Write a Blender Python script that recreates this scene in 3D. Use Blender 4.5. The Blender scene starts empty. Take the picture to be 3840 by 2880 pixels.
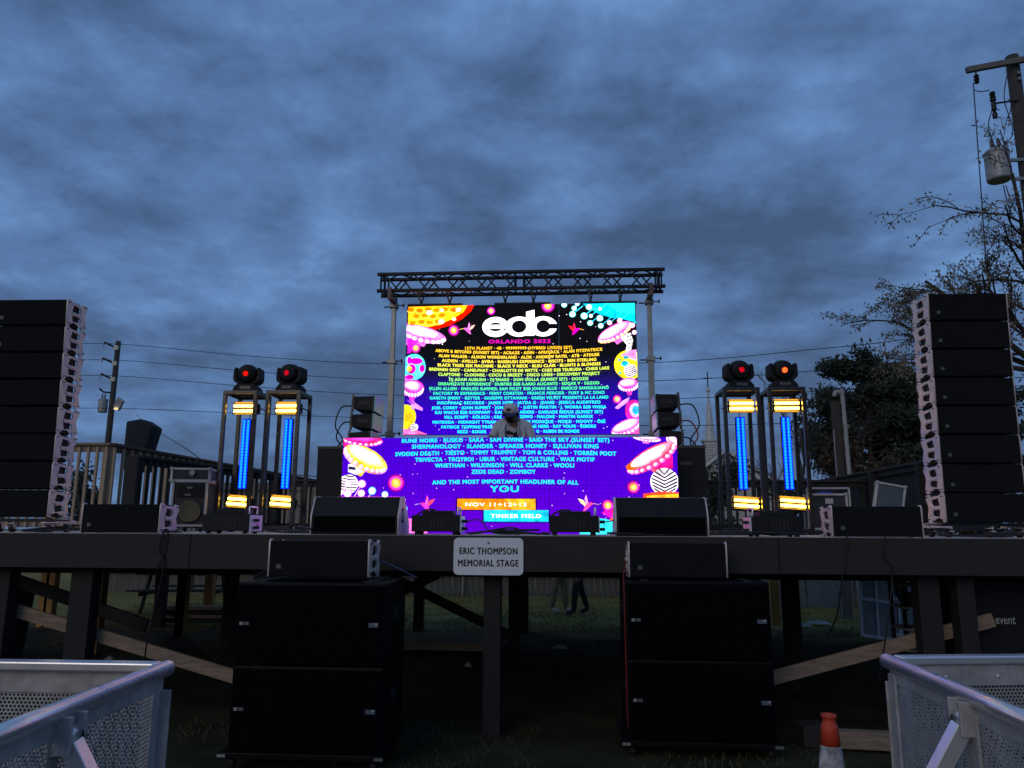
import bpy, bmesh, math, random
from mathutils import Vector, Matrix, noise
import numpy as np
R = math.radians
random.seed(7)
sc = bpy.context.scene
C = sc.collection

# ------------------------------------------------------------------ camera
cam_d = bpy.data.cameras.new('camera'); cam = bpy.data.objects.new('camera', cam_d); C.objects.link(cam)
cam_d.sensor_width = 36; cam_d.lens = 27.0; cam_d.clip_start = 0.05; cam_d.clip_end = 2000
EYE = Vector((0.472, -6.583, 1.65)); YAW, PITCH, ROLL = R(4.1), R(10.77), R(0.3)
cam.matrix_world = Matrix.Translation(EYE) @ Matrix.Rotation(YAW, 4, 'Z') @ Matrix.Rotation(R(90) + PITCH, 4, 'X') @ Matrix.Rotation(ROLL, 4, 'Z')
sc.camera = cam

# ------------------------------------------------------------------ sky
SUN_AZ, SUN_EL = R(-155), R(24)        # bright part of the evening sky, behind the photographer
w = bpy.data.worlds.new('World'); sc.world = w; w.use_nodes = True
nt = w.node_tree; nt.nodes.clear()
def N(t, **k):
    n = nt.nodes.new(t)
    for a, b in k.items(): setattr(n, a, b)
    return n
L = lambda a, b: nt.links.new(a, b)
def vm(op, a, b=None):
    n = N('ShaderNodeVectorMath', operation=op); L(a, n.inputs[0])
    if b is not None:
        if isinstance(b, tuple): n.inputs[1].default_value = b
        else: L(b, n.inputs[1])
    return n.outputs[0]
def fm(op, a, b=None, clamp=False):
    n = N('ShaderNodeMath', operation=op, use_clamp=clamp)
    for i, q in enumerate((a, b)):
        if q is None: continue
        if isinstance(q, (int, float)): n.inputs[i].default_value = q
        else: L(q, n.inputs[i])
    return n.outputs[0]
tc = N('ShaderNodeTexCoord'); sep = N('ShaderNodeSeparateXYZ'); L(tc.outputs['Generated'], sep.inputs[0])
zz = fm('ADD', fm('MAXIMUM', sep.outputs[2], 0.0), 0.24)
comb = N('ShaderNodeCombineXYZ'); L(fm('DIVIDE', sep.outputs[0], zz), comb.inputs[0]); L(fm('DIVIDE', sep.outputs[1], zz), comb.inputs[1])
comb.inputs[2].default_value = 3.7
def cloud(scale, detail, rough, dist, off):
    mp = vm('ADD', comb.outputs[0], off)
    n = N('ShaderNodeTexNoise'); L(mp, n.inputs['Vector'])
    n.inputs['Scale'].default_value = scale; n.inputs['Detail'].default_value = detail
    n.inputs['Roughness'].default_value = rough; n.inputs['Distortion'].default_value = dist
    return n.outputs['Fac']
big = cloud(1.35, 4, .5, .15, (1.3, 0.4, 0)); mid = cloud(3.0, 9, .58, .15, (5.1, 2.2, 1)); fine = cloud(9, 8, .62, .2, (9.3, 3.1, 2))
dens = fm('ADD', fm('ADD', fm('MULTIPLY', big, .40), fm('MULTIPLY', mid, .44)), fm('MULTIPLY', fine, .16))
ramp = N('ShaderNodeValToRGB'); L(dens, ramp.inputs[0])
cr = ramp.color_ramp; cr.interpolation = 'B_SPLINE'
cr.elements[0].position = .395; cr.elements[0].color = (.146, .298, .585, 1)
cr.elements[1].position = .585; cr.elements[1].color = (.045, .083, .172, 1)
e = cr.elements.new(.445); e.color = (.107, .214, .440, 1)
e = cr.elements.new(.51); e.color = (.079, .153, .322, 1)
hz = N('ShaderNodeMix', data_type='RGBA'); hzf = fm('POWER', fm('SUBTRACT', 1.0, sep.outputs[2], True), 7.0, True)
L(fm('MULTIPLY', hzf, .62), hz.inputs['Factor']); L(ramp.outputs[0], hz.inputs['A']); hz.inputs['B'].default_value = (.082, .145, .275, 1)
sky = N('ShaderNodeTexSky', sky_type='NISHITA', sun_disc=False); sky.sun_elevation = R(2); sky.sun_rotation = SUN_AZ
sk = N('ShaderNodeMix', data_type='RGBA', blend_type='ADD'); sk.inputs['Factor'].default_value = .006
L(hz.outputs['Result'], sk.inputs['A']); L(sky.outputs[0], sk.inputs['B'])
bg = N('ShaderNodeBackground'); bg.inputs['Strength'].default_value = 1.0; L(sk.outputs['Result'], bg.inputs['Color'])
out = N('ShaderNodeOutputWorld'); L(bg.outputs[0], out.inputs['Surface'])

sd = bpy.data.lights.new('evening_sun', 'SUN'); sd.energy = .5; sd.angle = R(35); sd.color = (1, .88, .74)
so = bpy.data.objects.new('evening_sun', sd); C.objects.link(so)
so.rotation_euler = Vector((-math.sin(SUN_AZ) * math.cos(SUN_EL), -math.cos(SUN_AZ) * math.cos(SUN_EL), -math.sin(SUN_EL))).to_track_quat('-Z', 'Y').to_euler()
vs = sc.view_settings; vs.view_transform = 'Standard'; vs.look = 'None'; vs.exposure = 0; vs.gamma = 1; vs.use_curve_mapping = False
sc.render.engine = 'CYCLES'; sc.cycles.max_bounces = 6; sc.cycles.diffuse_bounces = 3; sc.cycles.glossy_bounces = 3
sc.cycles.sample_clamp_indirect = 4; sc.cycles.use_denoising = True

# ------------------------------------------------------------------ materials
MATS = {}
def mat(name, col, rough=.6, metal=0, var=.25, scale=6, bump=0, bscale=60, spec=.5, stretch=None):
    if name in MATS: return MATS[name]
    m = bpy.data.materials.new(name); m.use_nodes = True; t = m.node_tree; p = t.nodes['Principled BSDF']
    p.inputs['Roughness'].default_value = rough; p.inputs['Metallic'].default_value = metal
    p.inputs['Specular IOR Level'].default_value = spec
    c = t.nodes.new('ShaderNodeTexCoord'); src = c.outputs['Object']
    if stretch:
        mp = t.nodes.new('ShaderNodeMapping'); mp.inputs['Scale'].default_value = stretch; t.links.new(src, mp.inputs[0]); src = mp.outputs[0]
    n = t.nodes.new('ShaderNodeTexNoise'); n.inputs['Scale'].default_value = scale; n.inputs['Detail'].default_value = 6; n.inputs['Roughness'].default_value = .65
    t.links.new(src, n.inputs['Vector'])
    r = t.nodes.new('ShaderNodeValToRGB'); a, b = r.color_ramp.elements
    a.position, b.position = .3, .72
    a.color = tuple(x * (1 - var) for x in col) + (1,); b.color = tuple(min(1, x * (1 + var)) for x in col) + (1,)
    t.links.new(n.outputs['Fac'], r.inputs[0]); t.links.new(r.outputs[0], p.inputs['Base Color'])
    q = t.nodes.new('ShaderNodeMapRange'); q.inputs[3].default_value = max(.05, rough - .1); q.inputs[4].default_value = min(1, rough + .12)
    t.links.new(n.outputs['Fac'], q.inputs[0]); t.links.new(q.outputs[0], p.inputs['Roughness'])
    if bump:
        n2 = t.nodes.new('ShaderNodeTexNoise'); n2.inputs['Scale'].default_value = bscale; n2.inputs['Detail'].default_value = 4; t.links.new(src, n2.inputs['Vector'])
        bp = t.nodes.new('ShaderNodeBump'); bp.inputs['Strength'].default_value = bump; bp.inputs['Distance'].default_value = .01
        t.links.new(n2.outputs['Fac'], bp.inputs['Height']); t.links.new(bp.outputs[0], p.inputs['Normal'])
    MATS[name] = m; return m
def srgb(h):
    v = [int(h[i:i + 2], 16) / 255 for i in (0, 2, 4)]
    return tuple(x / 12.92 if x <= .04045 else ((x + .055) / 1.055) ** 2.4 for x in v)
def emit(hexc, s=1.0, sample=False, vary=False):
    k = 'light_%s_%g_%d' % (hexc, s, vary)
    if k in MATS: return MATS[k]
    m = bpy.data.materials.new(k); m.use_nodes = True; t = m.node_tree; t.nodes.clear()
    e = t.nodes.new('ShaderNodeEmission'); e.inputs[0].default_value = srgb(hexc) + (1,); e.inputs[1].default_value = s
    if vary:
        ge = t.nodes.new('ShaderNodeNewGeometry'); nz = t.nodes.new('ShaderNodeTexNoise'); nz.inputs['Scale'].default_value = 9; nz.inputs['Detail'].default_value = 3; t.links.new(ge.outputs['Position'], nz.inputs['Vector'])
        mr = t.nodes.new('ShaderNodeMapRange'); mr.inputs[1].default_value = .3; mr.inputs[2].default_value = .7; mr.inputs[3].default_value = s * .45; mr.inputs[4].default_value = s * 1.5; t.links.new(nz.outputs['Fac'], mr.inputs[0]); t.links.new(mr.outputs[0], e.inputs[1])
    o = t.nodes.new('ShaderNodeOutputMaterial'); t.links.new(e.outputs[0], o.inputs[0])
    m.cycles.emission_sampling = 'AUTO' if sample else 'NONE'
    MATS[k] = m; return m
BLK = mat('black_cabinet', (.008, .008, .0085), .6, bump=.15, bscale=120, spec=.3)
SUBC = mat('sub_cabinet', (.004, .004, .0045), .5, bump=.25, bscale=60, spec=.15, var=.5, scale=3)
GRL = mat('grille_foam', (.0135, .0135, .0135), .9, bump=.35, bscale=400, var=.15, spec=.1)
SUBG = mat('sub_grille', (.0028, .0028, .004), .9, bump=.3, bscale=400, var=.15, spec=.05)
PLT = mat('silver_plate', (.72, .61, .57), .42, .1, var=.12, scale=9)  # warm pink of the stage light tinted into the silver
DKM = mat('dark_metal', (.02, .02, .021), .4, .6)
ALU = mat('aluminium', (.88, .85, .84), .29, .72, var=.05, scale=4)
ALUD = mat('aluminium_worn', (.44, .42, .40), .42, .25, var=.3, scale=11)
STEEL = mat('tower_steel', (.055, .050, .046), .24, .5, var=.4, scale=12)
GALV = mat('galvanised', (.32, .32, .29), .45, .6, var=.25, scale=10)
RUB = mat('rubber', (.012, .012, .012), .7)
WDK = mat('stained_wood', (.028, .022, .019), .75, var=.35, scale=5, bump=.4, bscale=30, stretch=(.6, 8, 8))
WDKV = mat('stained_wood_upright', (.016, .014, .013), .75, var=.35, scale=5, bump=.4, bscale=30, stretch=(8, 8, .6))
WNAT = mat('pine_lumber', (.26, .19, .13), .75, var=.38, scale=5, bump=.35, bscale=30, stretch=(1.2, 10, 10))
WNATV = mat('pine_lumber_upright', (.42, .31, .20), .75, var=.35, scale=5, bump=.35, bscale=30, stretch=(10, 10, .8))
WORG = mat('fresh_treated_post', (.42, .22, .055), .75, var=.3, scale=5, bump=.3, bscale=30, stretch=(10, 10, .8))
WDECK = mat('deck_boards', (.55, .45, .38), .7, var=.3, scale=5, bump=.3, bscale=30, stretch=(.6, 8, 8))
WGREY = mat('weathered_fence', (.11, .10, .085), .85, var=.45, scale=6, bump=.4, bscale=30, stretch=(10, 10, .7))
POLEW = mat('utility_pole_wood', (.055, .046, .038), .85, var=.35, scale=4, bump=.4, bscale=30, stretch=(10, 10, .6))
WHT = mat('white_panel', (.72, .72, .73), .4, var=.06)
SGN = mat('sign_white', (.78, .78, .77), .45, var=.06, scale=5)
INK = mat('sign_ink', (.008, .008, .009), .5)
CBL = mat('cable_black', (.012, .012, .013), .5)
CBLR = mat('cable_red', (.3, .02, .015), .5)
LBRK = mat('case_laminate', (.020, .022, .028), .4, var=.3)

# ------------------------------------------------------------------ mesh helpers
class MB:
    def __init__(s): s.v = []; s.f = []; s.mi = []; s.cur = 0
    def add(s, vs, fs):
        o = len(s.v); s.v += [tuple(x) for x in vs]
        for f in fs: s.f.append(tuple(i + o for i in f)); s.mi.append(s.cur)
        return s
    def box(s, x0, x1, y0, y1, z0, z1):
        return s.add([(x0, y0, z0), (x1, y0, z0), (x1, y1, z0), (x0, y1, z0), (x0, y0, z1), (x1, y0, z1), (x1, y1, z1), (x0, y1, z1)],
                     [(0, 3, 2, 1), (4, 5, 6, 7), (0, 1, 5, 4), (1, 2, 6, 5), (2, 3, 7, 6), (3, 0, 4, 7)])
    def cbox(s, c, sx, sy, sz): return s.box(c[0] - sx / 2, c[0] + sx / 2, c[1] - sy / 2, c[1] + sy / 2, c[2] - sz / 2, c[2] + sz / 2)
    def bar(s, a, b, wd, h, up=(0, 0, 1)):
        a, b = Vector(a), Vector(b); d = (b - a).normalized(); u = Vector(up)
        x = d.cross(u)
        if x.length < 1e-4: x = d.cross(Vector((1, 0, 0)))
        x.normalize(); z = x.cross(d)
        p = []
        for e in (a, b):
            for i, j in ((-1, -1), (1, -1), (1, 1), (-1, 1)): p.append(e + x * (i * wd / 2) + z * (j * h / 2))
        return s.add(p, [(3, 2, 1, 0), (4, 5, 6, 7), (0, 1, 5, 4), (1, 2, 6, 5), (2, 3, 7, 6), (3, 0, 4, 7)])
    def tube(s, pts, r, n=8, cap=True):
        pts = [Vector(p) for p in pts]; k = len(pts)
        rs = r if isinstance(r, (list, tuple)) else [r] * k
        ref = Vector((.13, .21, .97)); vs = []; fs = []
        for i, p in enumerate(pts):
            d = (pts[min(i + 1, k - 1)] - pts[max(i - 1, 0)])
            d = d.normalized() if d.length > 1e-9 else Vector((0, 0, 1))
            x = d.cross(ref)
            if x.length < .05: x = d.cross(Vector((1, 0, 0)))
            x.normalize(); y = d.cross(x)
            for j in range(n):
                t = 2 * math.pi * j / n; vs.append(p + (x * math.cos(t) + y * math.sin(t)) * rs[i])
        for i in range(k - 1):
            for j in range(n):
                a, b = i * n + j, i * n + (j + 1) % n; fs.append((a, b, b + n, a + n))
        if cap: fs += [tuple(range(n))[::-1], tuple((k - 1) * n + j for j in range(n))]
        return s.add(vs, fs)
    def lathe(s, prof, c=(0, 0, 0), n=20, axis='Z'):
        vs = []; fs = []; k = len(prof)
        for r, h in prof:
            for j in range(n):
                t = 2 * math.pi * j / n; x, y = r * math.cos(t), r * math.sin(t)
                q = (x, y, h) if axis == 'Z' else ((x, h, y) if axis == 'Y' else (h, x, y))
                vs.append((q[0] + c[0], q[1] + c[1], q[2] + c[2]))
        for i in range(k - 1):
            for j in range(n):
                a, b = i * n + j, i * n + (j + 1) % n; fs.append((a, b, b + n, a + n))
        fs += [tuple(range(n))[::-1], tuple((k - 1) * n + j for j in range(n))]
        return s.add(vs, fs)
    def prism(s, pts, a0, a1, axis='X'):       # outline in the other two axes
        n = len(pts); f = {'X': lambda p, a: (a, p[0], p[1]), 'Y': lambda p, a: (p[0], a, p[1]), 'Z': lambda p, a: (p[0], p[1], a)}[axis]
        vs = [f(p, a0) for p in pts] + [f(p, a1) for p in pts]
        fs = [tuple(range(n))[::-1], tuple(range(n, 2 * n))] + [(i, (i + 1) % n, n + (i + 1) % n, n + i) for i in range(n)]
        return s.add(vs, fs)
    def mesh(s, name, mats):
        me = bpy.data.meshes.new(name); me.from_pydata(s.v, [], s.f)
        for m in (mats if isinstance(mats, (list, tuple)) else [mats]): me.materials.append(m)
        if len(me.materials) > 1: me.polygons.foreach_set('material_index', s.mi)
        me.update(); return me
    def build(s, name, mats, parent=None, bevel=0, smooth=False, loc=None, rot=None):
        me = s.mesh(name, mats)
        bm = bmesh.new(); bm.from_mesh(me); bmesh.ops.recalc_face_normals(bm, faces=bm.faces); bm.to_mesh(me); bm.free()
        return put(name, me, parent, bevel, smooth, loc, rot)
def put(name, me, parent=None, bevel=0, smooth=False, loc=None, rot=None):
    o = bpy.data.objects.new(name, me); C.objects.link(o)
    if parent: o.parent = parent
    if loc is not None: o.location = loc
    if rot is not None: o.rotation_euler = rot
    if bevel:
        b = o.modifiers.new('bevel', 'BEVEL'); b.width = bevel; b.segments = 2; b.limit_method = 'ANGLE'; b.angle_limit = R(40)
    if smooth: me.polygons.foreach_set('use_smooth', [True] * len(me.polygons))
    return o
def tag(o, label, cat=None, group=None, kind=None):
    o['label'] = label
    if cat: o['category'] = cat
    if group: o['group'] = group
    if kind: o['kind'] = kind
    return o
def thing(name, label, cat, loc=(0, 0, 0), rz=0, group=None, scale=1, rot=None):
    o = bpy.data.objects.new(name, None); C.objects.link(o); o.empty_display_size = .1
    o.location = loc; o.rotation_euler = rot or (0, 0, rz); o.scale = (scale,) * 3
    return tag(o, label, cat, group)
def dup(root, label, loc=None, rz=None, group=None, rot=None, scale=None):
    r = root.copy(); C.objects.link(r); r['label'] = label
    if group: r['group'] = group
    if loc is not None: r.location = loc
    if rz is not None: r.rotation_euler = (0, 0, rz)
    if rot is not None: r.rotation_euler = rot
    if scale: r.scale = (scale,) * 3
    for ch in root.children:
        c = ch.copy(); C.objects.link(c); c.parent = r
        for g in ch.children:
            d = g.copy(); C.objects.link(d); d.parent = c
    return r
def curve_plate(outlines, th, bevel=.0):
    cu = bpy.data.curves.new('p', 'CURVE'); cu.dimensions = '2D'; cu.fill_mode = 'BOTH'; cu.extrude = th / 2; cu.bevel_depth = bevel; cu.bevel_resolution = 1
    for ol in outlines:
        sp = cu.splines.new('POLY'); sp.points.add(len(ol) - 1); sp.use_cyclic_u = True
        for i, p in enumerate(ol): sp.points[i].co = (p[0], p[1], 0, 1)
    o = bpy.data.objects.new('p', cu); me = bpy.data.meshes.new_from_object(o)
    bpy.data.objects.remove(o); bpy.data.curves.remove(cu); return me
def xform(me, fn):
    for v in me.vertices: v.co = fn(v.co)
    me.update(); return me
def text_mesh(body, wid=None, hei=None, offset=.0, spacing=1.0, extrude=0):
    cu = bpy.data.curves.new('t', 'FONT'); cu.body = body; cu.size = 1; cu.offset = offset; cu.space_character = spacing; cu.resolution_u = 3
    cu.fill_mode = 'FRONT' if not extrude else 'BOTH'; cu.extrude = extrude
    o = bpy.data.objects.new('t', cu); me = bpy.data.meshes.new_from_object(o)
    bpy.data.objects.remove(o); bpy.data.curves.remove(cu)
    xs = [v.co.x for v in me.vertices]; ys = [v.co.y for v in me.vertices]
    x0, x1 = min(xs), max(xs); H = .729
    for v in me.vertices:
        v.co.x = (v.co.x - (x0 + x1) / 2) * (wid / (x1 - x0) if wid else hei / H); v.co.y = (v.co.y - H / 2) * (hei / H)
    return me
def embolden(me, shifts, dy=.0003):
    V_ = [v.co.copy() for v in me.vertices]; F_ = [tuple(p.vertices) for p in me.polygons]; n = len(V_); vs_ = []; fs_ = []
    for k, (a, b) in enumerate(shifts):
        vs_ += [(v.x + a, v.y - k * dy, v.z + b) for v in V_]; fs_ += [tuple(i + k * n for i in f) for f in F_]
    m2 = bpy.data.meshes.new('lettering'); m2.from_pydata(vs_, [], fs_); bpy.data.meshes.remove(me); return m2
def smooth_path(pts, n=6):
    P = [Vector(p) for p in pts]; out = []
    for i in range(len(P) - 1):
        p0, p1, p2, p3 = P[max(i - 1, 0)], P[i], P[i + 1], P[min(i + 2, len(P) - 1)]
        for k in range(n):
            t = k / n; out.append(.5 * ((2 * p1) + (p2 - p0) * t + (2 * p0 - 5 * p1 + 4 * p2 - p3) * t * t + (3 * p1 - p0 - 3 * p2 + p3) * t ** 3))
    return out + [P[-1]]
def cable(label, pts, r=.008, m=None, name='cable', cat='cable', group=None, n=6):
    return tag(MB().tube(smooth_path(pts, n), r, 6).build(name, m or CBL, smooth=True), label, cat, group)

# ================================================================== ground
GRASSM = mat('grass_ground', (.036, .036, .019), .95, var=.6, scale=1.3, bump=.6, bscale=25, spec=.1)
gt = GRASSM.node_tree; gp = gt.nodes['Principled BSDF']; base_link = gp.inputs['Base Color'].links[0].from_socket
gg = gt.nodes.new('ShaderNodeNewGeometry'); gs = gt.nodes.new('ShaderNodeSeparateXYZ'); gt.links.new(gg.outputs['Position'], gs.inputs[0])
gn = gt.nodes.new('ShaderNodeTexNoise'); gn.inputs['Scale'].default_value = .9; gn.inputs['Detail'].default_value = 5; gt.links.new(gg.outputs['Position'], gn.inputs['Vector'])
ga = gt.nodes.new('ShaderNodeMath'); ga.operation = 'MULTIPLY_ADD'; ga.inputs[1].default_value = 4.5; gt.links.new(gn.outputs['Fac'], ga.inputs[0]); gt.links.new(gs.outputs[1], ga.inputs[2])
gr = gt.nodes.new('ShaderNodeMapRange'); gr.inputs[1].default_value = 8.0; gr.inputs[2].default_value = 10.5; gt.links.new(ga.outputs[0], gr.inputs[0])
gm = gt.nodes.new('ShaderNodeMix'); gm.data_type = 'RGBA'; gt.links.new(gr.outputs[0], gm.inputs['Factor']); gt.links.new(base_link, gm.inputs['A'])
gr2 = gt.nodes.new('ShaderNodeValToRGB'); gr2.color_ramp.elements[0].color = (.10, .090, .028, 1); gr2.color_ramp.elements[1].color = (.27, .22, .07, 1); gt.links.new(gn.outputs['Fac'], gr2.inputs[0]); gt.links.new(gr2.outputs[0], gm.inputs['B']); gt.links.new(gm.outputs['Result'], gp.inputs['Base Color'])  # warm lamplight behind the stage painted into the ground as yellower grass
g = MB(); nx = 60
def gz(x, y): return .03 * noise.noise((x * .35, y * .35, 0)) + .012 * noise.noise((x * 2.1, y * 2.1, 3)) if abs(x) < 30 and -10 < y < 40 else 0
xs = [-600, -200, -80] + [-32 + i for i in range(65)] + [80, 200, 600]; ys = [-200, -60, -20] + [-12 + .6 * i for i in range(85)] + [60, 120, 300, 900]
vv = [(x, y, gz(x, y) - .02) for y in ys for x in xs]; W_ = len(xs)
g.add(vv, [(j * W_ + i, j * W_ + i + 1, (j + 1) * W_ + i + 1, (j + 1) * W_ + i) for j in range(len(ys) - 1) for i in range(W_ - 1)])
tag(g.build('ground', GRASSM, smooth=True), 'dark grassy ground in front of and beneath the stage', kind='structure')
rng = np.random.default_rng(3); nb = 90000
bx = rng.uniform(-9, 8, nb); by = -4.5 + 20 * rng.random(nb) ** 1.25; hh = rng.uniform(.02, .065, nb); an = rng.uniform(0, 6.28, nb); wd = .003 + .0005 * np.clip(by + 4, 0, 20)
keep = np.array([noise.noise((x * .8, y * .8, 9)) > (-.25 if (y < .4 or y > 6.5) else .28) for x, y in zip(bx, by)])
bx, by, hh, an, wd = bx[keep], by[keep], hh[keep], an[keep], wd[keep]; nb = len(bx)
bz = np.array([gz(x, y) - .025 for x, y in zip(bx, by)]); dx, dy = np.cos(an), np.sin(an); lx, ly = rng.normal(0, .03, nb), rng.normal(0, .03, nb)
V = np.empty((nb, 3, 3)); V[:, 0] = np.c_[bx - dx * wd, by - dy * wd, bz]; V[:, 1] = np.c_[bx + dx * wd, by + dy * wd, bz]; V[:, 2] = np.c_[bx + lx, by + ly, bz + hh]
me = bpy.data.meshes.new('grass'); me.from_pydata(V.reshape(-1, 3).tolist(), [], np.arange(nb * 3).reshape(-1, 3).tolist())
me.materials.append(mat('grass_blades', (.080, .078, .034), .95, var=.6, scale=.9, spec=.05)); me.materials.append(mat('warm_lit_grass_blades', (.20, .17, .055), .95, var=.35, scale=.9, spec=.05)); me.polygons.foreach_set('material_index', (by > 6.2).astype(int).tolist())  # rear blades get the same warm light painted into their colour
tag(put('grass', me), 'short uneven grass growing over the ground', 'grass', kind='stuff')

# ================================================================== stage
DZ = 1.605
st = thing('wooden_stage', 'long dark stained wooden stage with plank deck raised on timber posts', 'stage', (0, 0, 0))
MB().box(-7.2, -2.79, 0, .045, 1.308, DZ - .003).build('fascia_board', WDK, st, .003)
MB().box(-2.785, 2.2, 0.002, .047, 1.308, DZ - .003).build('fascia_board', WDK, st, .003)
MB().box(2.205, 6.6, 0, .045, 1.308, DZ - .003).build('fascia_board', WDK, st, .003)
pl = MB().box(-7.2, 6.6, 0, .138, 0, .036).mesh('deck_plank', WDECK)
for i in range(49): put('deck_plank', pl, st, .003, loc=(0, .05 + i * .145, DZ - .036 + random.uniform(-.0015, .0015)))
jm = MB().box(-.02, .02, .05, 7.0, 1.37, DZ - .037).mesh('joist', WDK)
for i in range(23): put('joist', jm, st, loc=(-7.0 + i * .6, 0, 0))
for y in (.22, 2.3, 4.5, 6.8): MB().box(-7.1, 6.5, y - .045, y + .045, 1.13 if y > 1 else 1.30, 1.368).build('girder', WDK, st)
def post(x, y, wx=.14, wy=.14, m=WDKV, top=1.14): MB().box(x - wx / 2, x + wx / 2, y - wy / 2, y + wy / 2, -.05, top).build('post', m, st, .004)
for x, wx in ((-3.83, .2), (-4.62, .24), (-.17, .145), (3.43, .17), (3.72, .14), (-2.2, .14), (1.2, .14), (5.2, .14), (-6.3, .14)): post(x, .22, wx, .14, top=1.305)
for x, y in ((-2.05, 6.8), (-.27, 4.5), (-.27, 6.8), (4.16, 6.8), (3.0, 4.5), (5.4, 4.5), (-2.3, 2.3), (2.9, 2.3), (-4.35, 4.5), (-6.6, 6.8), (5.9, 6.8)): post(x, y, .16, .16)
for x, y in ((-5.62, 5.62), (-5.92, 3.85), (-8.4, 6.5), (-4.9, 7.6), (-3.25, 3.4), (4.25, 8.3)): post(x, y, .155, .14, WORG, 1.36)
def brace(a, b, h=.14, m=WNAT, t=.04): MB().bar(a, b, t, h).build('brace', m, st, .004)
brace((-4.75, .33, .965), (-2.15, .33, .297), .112); brace((1.95, .33, .386), (4.0, .33, .938), .112)
brace((-2.2, 4.6, 1.05), (-.3, 4.6, .18), .13, WDK); brace((-2.3, 2.4, .55), (-1.0, 2.4, 1.15), .1, WDK)
brace((1.3, 4.6, .25), (3.0, 4.6, .95), .13, WDK); brace((2.9, 6.7, .75), (4.9, 6.7, 1.3), .13, WDK)
brace((-5.2, .9, 1.2), (-3.6, .9, .72), .12, WDK); brace((-4.3, 6.7, .5), (-3.0, 6.7, 1.2), .12, WDK)

# memorial sign
s = thing('memorial_sign', 'white rounded rectangular sign with black lettering on the stage front', 'sign', (-.19, -.014, 1.432))
ol = []
for cx_, cy_, a0 in ((.253, .112, 0), (-.253, .112, 90), (-.253, -.112, 180), (.253, -.112, 270)):
    for k in range(7): a = R(a0 + k * 15); ol.append((cx_ + .04 * math.cos(a), cy_ + .04 * math.sin(a)))
me = xform(curve_plate([ol], .005, .001), lambda c: Vector((c.x, c.z, c.y))); me.materials.append(SGN); put('plate', me, s)
for body, z, wid in (('ERIC THOMPSON', .047, .485), ('MEMORIAL STAGE', -.052, .505)):
    me = embolden(xform(text_mesh(body, wid, .056, 0, 1.15), lambda c: Vector((c.x, 0, c.y))), ((-.0022, -.001), (.0022, -.001), (0, .0015)), .0004); me.materials.append(INK); put('lettering', me, s, loc=(0, -.0062, z))
MB().lathe([(.011, 0), (.011, -.003), (.007, -.006)], (0, -.004, .113), 14, 'Y').build('bolt', GALV, s, smooth=True)
MB().lathe([(.0045, 0), (.0045, -.002)], (0, -.0045, -.116), 10, 'Y').build('bolt', DKM, s)

# ================================================================== loudspeakers (line array boxes)
BW, BH, BD = .715, .262, .36
plate_ol = [(0, .01), (.035, -.002), (.05, .02), (.10, .045), (.16, .04), (.20, .02), (.235, .03), (.238, .0), (.30, .0), (.315, .04), (.30, .09), (.285, .13), (.30, .17), (.325, .21), (.315, .252), (.26, .258), (.238, .232), (.19, .24), (.12, .24), (.07, .248), (.04, .266), (.01, .264), (-.002, .24)]
ho1 = [(.080, .158), (.095, .149), (.19, .149), (.212, .158), (.232, .18), (.222, .207), (.19, .214), (.105, .224)]; ho2 = [(.080, .106), (.095, .115), (.19, .115), (.212, .106), (.232, .086), (.216, .062), (.18, .058), (.098, .048)]
plate_me = xform(curve_plate([plate_ol, ho1, ho2], .010, .0015), lambda c: Vector((c.z, c.x, c.y))); plate_me.materials.append(PLT)
bar_me = MB().box(-.012, .012, .075, .21, .119, .144).mesh('crossbar', PLT)
pin_me = MB().tube([(-.02, 0, 0), (.014, 0, 0)], .004, 8).tube([(.012, .0, 0), (.012, .03, 0)], .0035, 6).mesh('pin', DKM)
def line_box(name, label, group):
    t = thing(name, label, 'loudspeaker', group=group)
    MB().prism([(-BW / 2 + .012, .02), (BW / 2 - .012, .02), (BW / 2 - .012, .235), (BW / 2 - .10, BD - .01), (-BW / 2 + .10, BD - .01), (-BW / 2 + .012, .235)], .006, BH - .006, 'Z').build('cabinet', BLK, t, .006)
    MB().box(-BW / 2 + .006, BW / 2 - .006, 0, .022, .008, BH - .008).build('grille', GRL, t, .006)
    b = MB().box(-BW / 2 + .05, -BW / 2 + .105, -.004, 0.001, .05, .1).build('badge', BLK, t, .002)
    MB().box(-BW / 2 + .063, -BW / 2 + .092, -.0055, -.0038, .062, .088).build('emblem', mat('badge_grey', (.13, .13, .125), .35), b)
    for sx in (-1, 1):
        p = put('side_plate', plate_me, t, loc=(sx * (BW / 2 + .002), .012, 0))
        put('crossbar', bar_me, p, .004, loc=(sx * .006, 0, 0))
        for py, pz in ((.02, .03), (.285, .03), (.285, .235), (.02, .235)): put('pin', pin_me, p, loc=(sx * .006, py, pz))
    return t
ORD = ['bottom', 'second from the bottom', 'third from the bottom', 'fourth from the bottom', 'fourth from the top', 'third from the top', 'second from the top', 'top']
def stack(x, y, z, side, grp, first=None, yaw=0):
    out = []; Y = y; Z = z; tilt = 0
    for k in range(8):
        lab = 'line array speaker box, %s in the tall stack on the %s' % (ORD[k], side)
        t = line_box('line_array_speaker', lab, grp) if first is None else dup(first, lab, group=grp)
        if first is None: first = t
        tilt = R(.55) * k
        t.location = (x, Y, Z); t.rotation_euler = (-tilt * 1.0, 0, yaw); t.rotation_euler[0] = tilt * .9
        Y += -math.sin(tilt) * (BH + .003); Z += math.cos(tilt) * (BH + .003)
        out.append(t)
    return out
stL = stack(-4.77, .40, 1.745, 'left', 'left line array stack', yaw=R(1.5))
stR = stack(4.22, .66, 1.735, 'right', 'right line array stack', stL[0], yaw=R(2))
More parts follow.
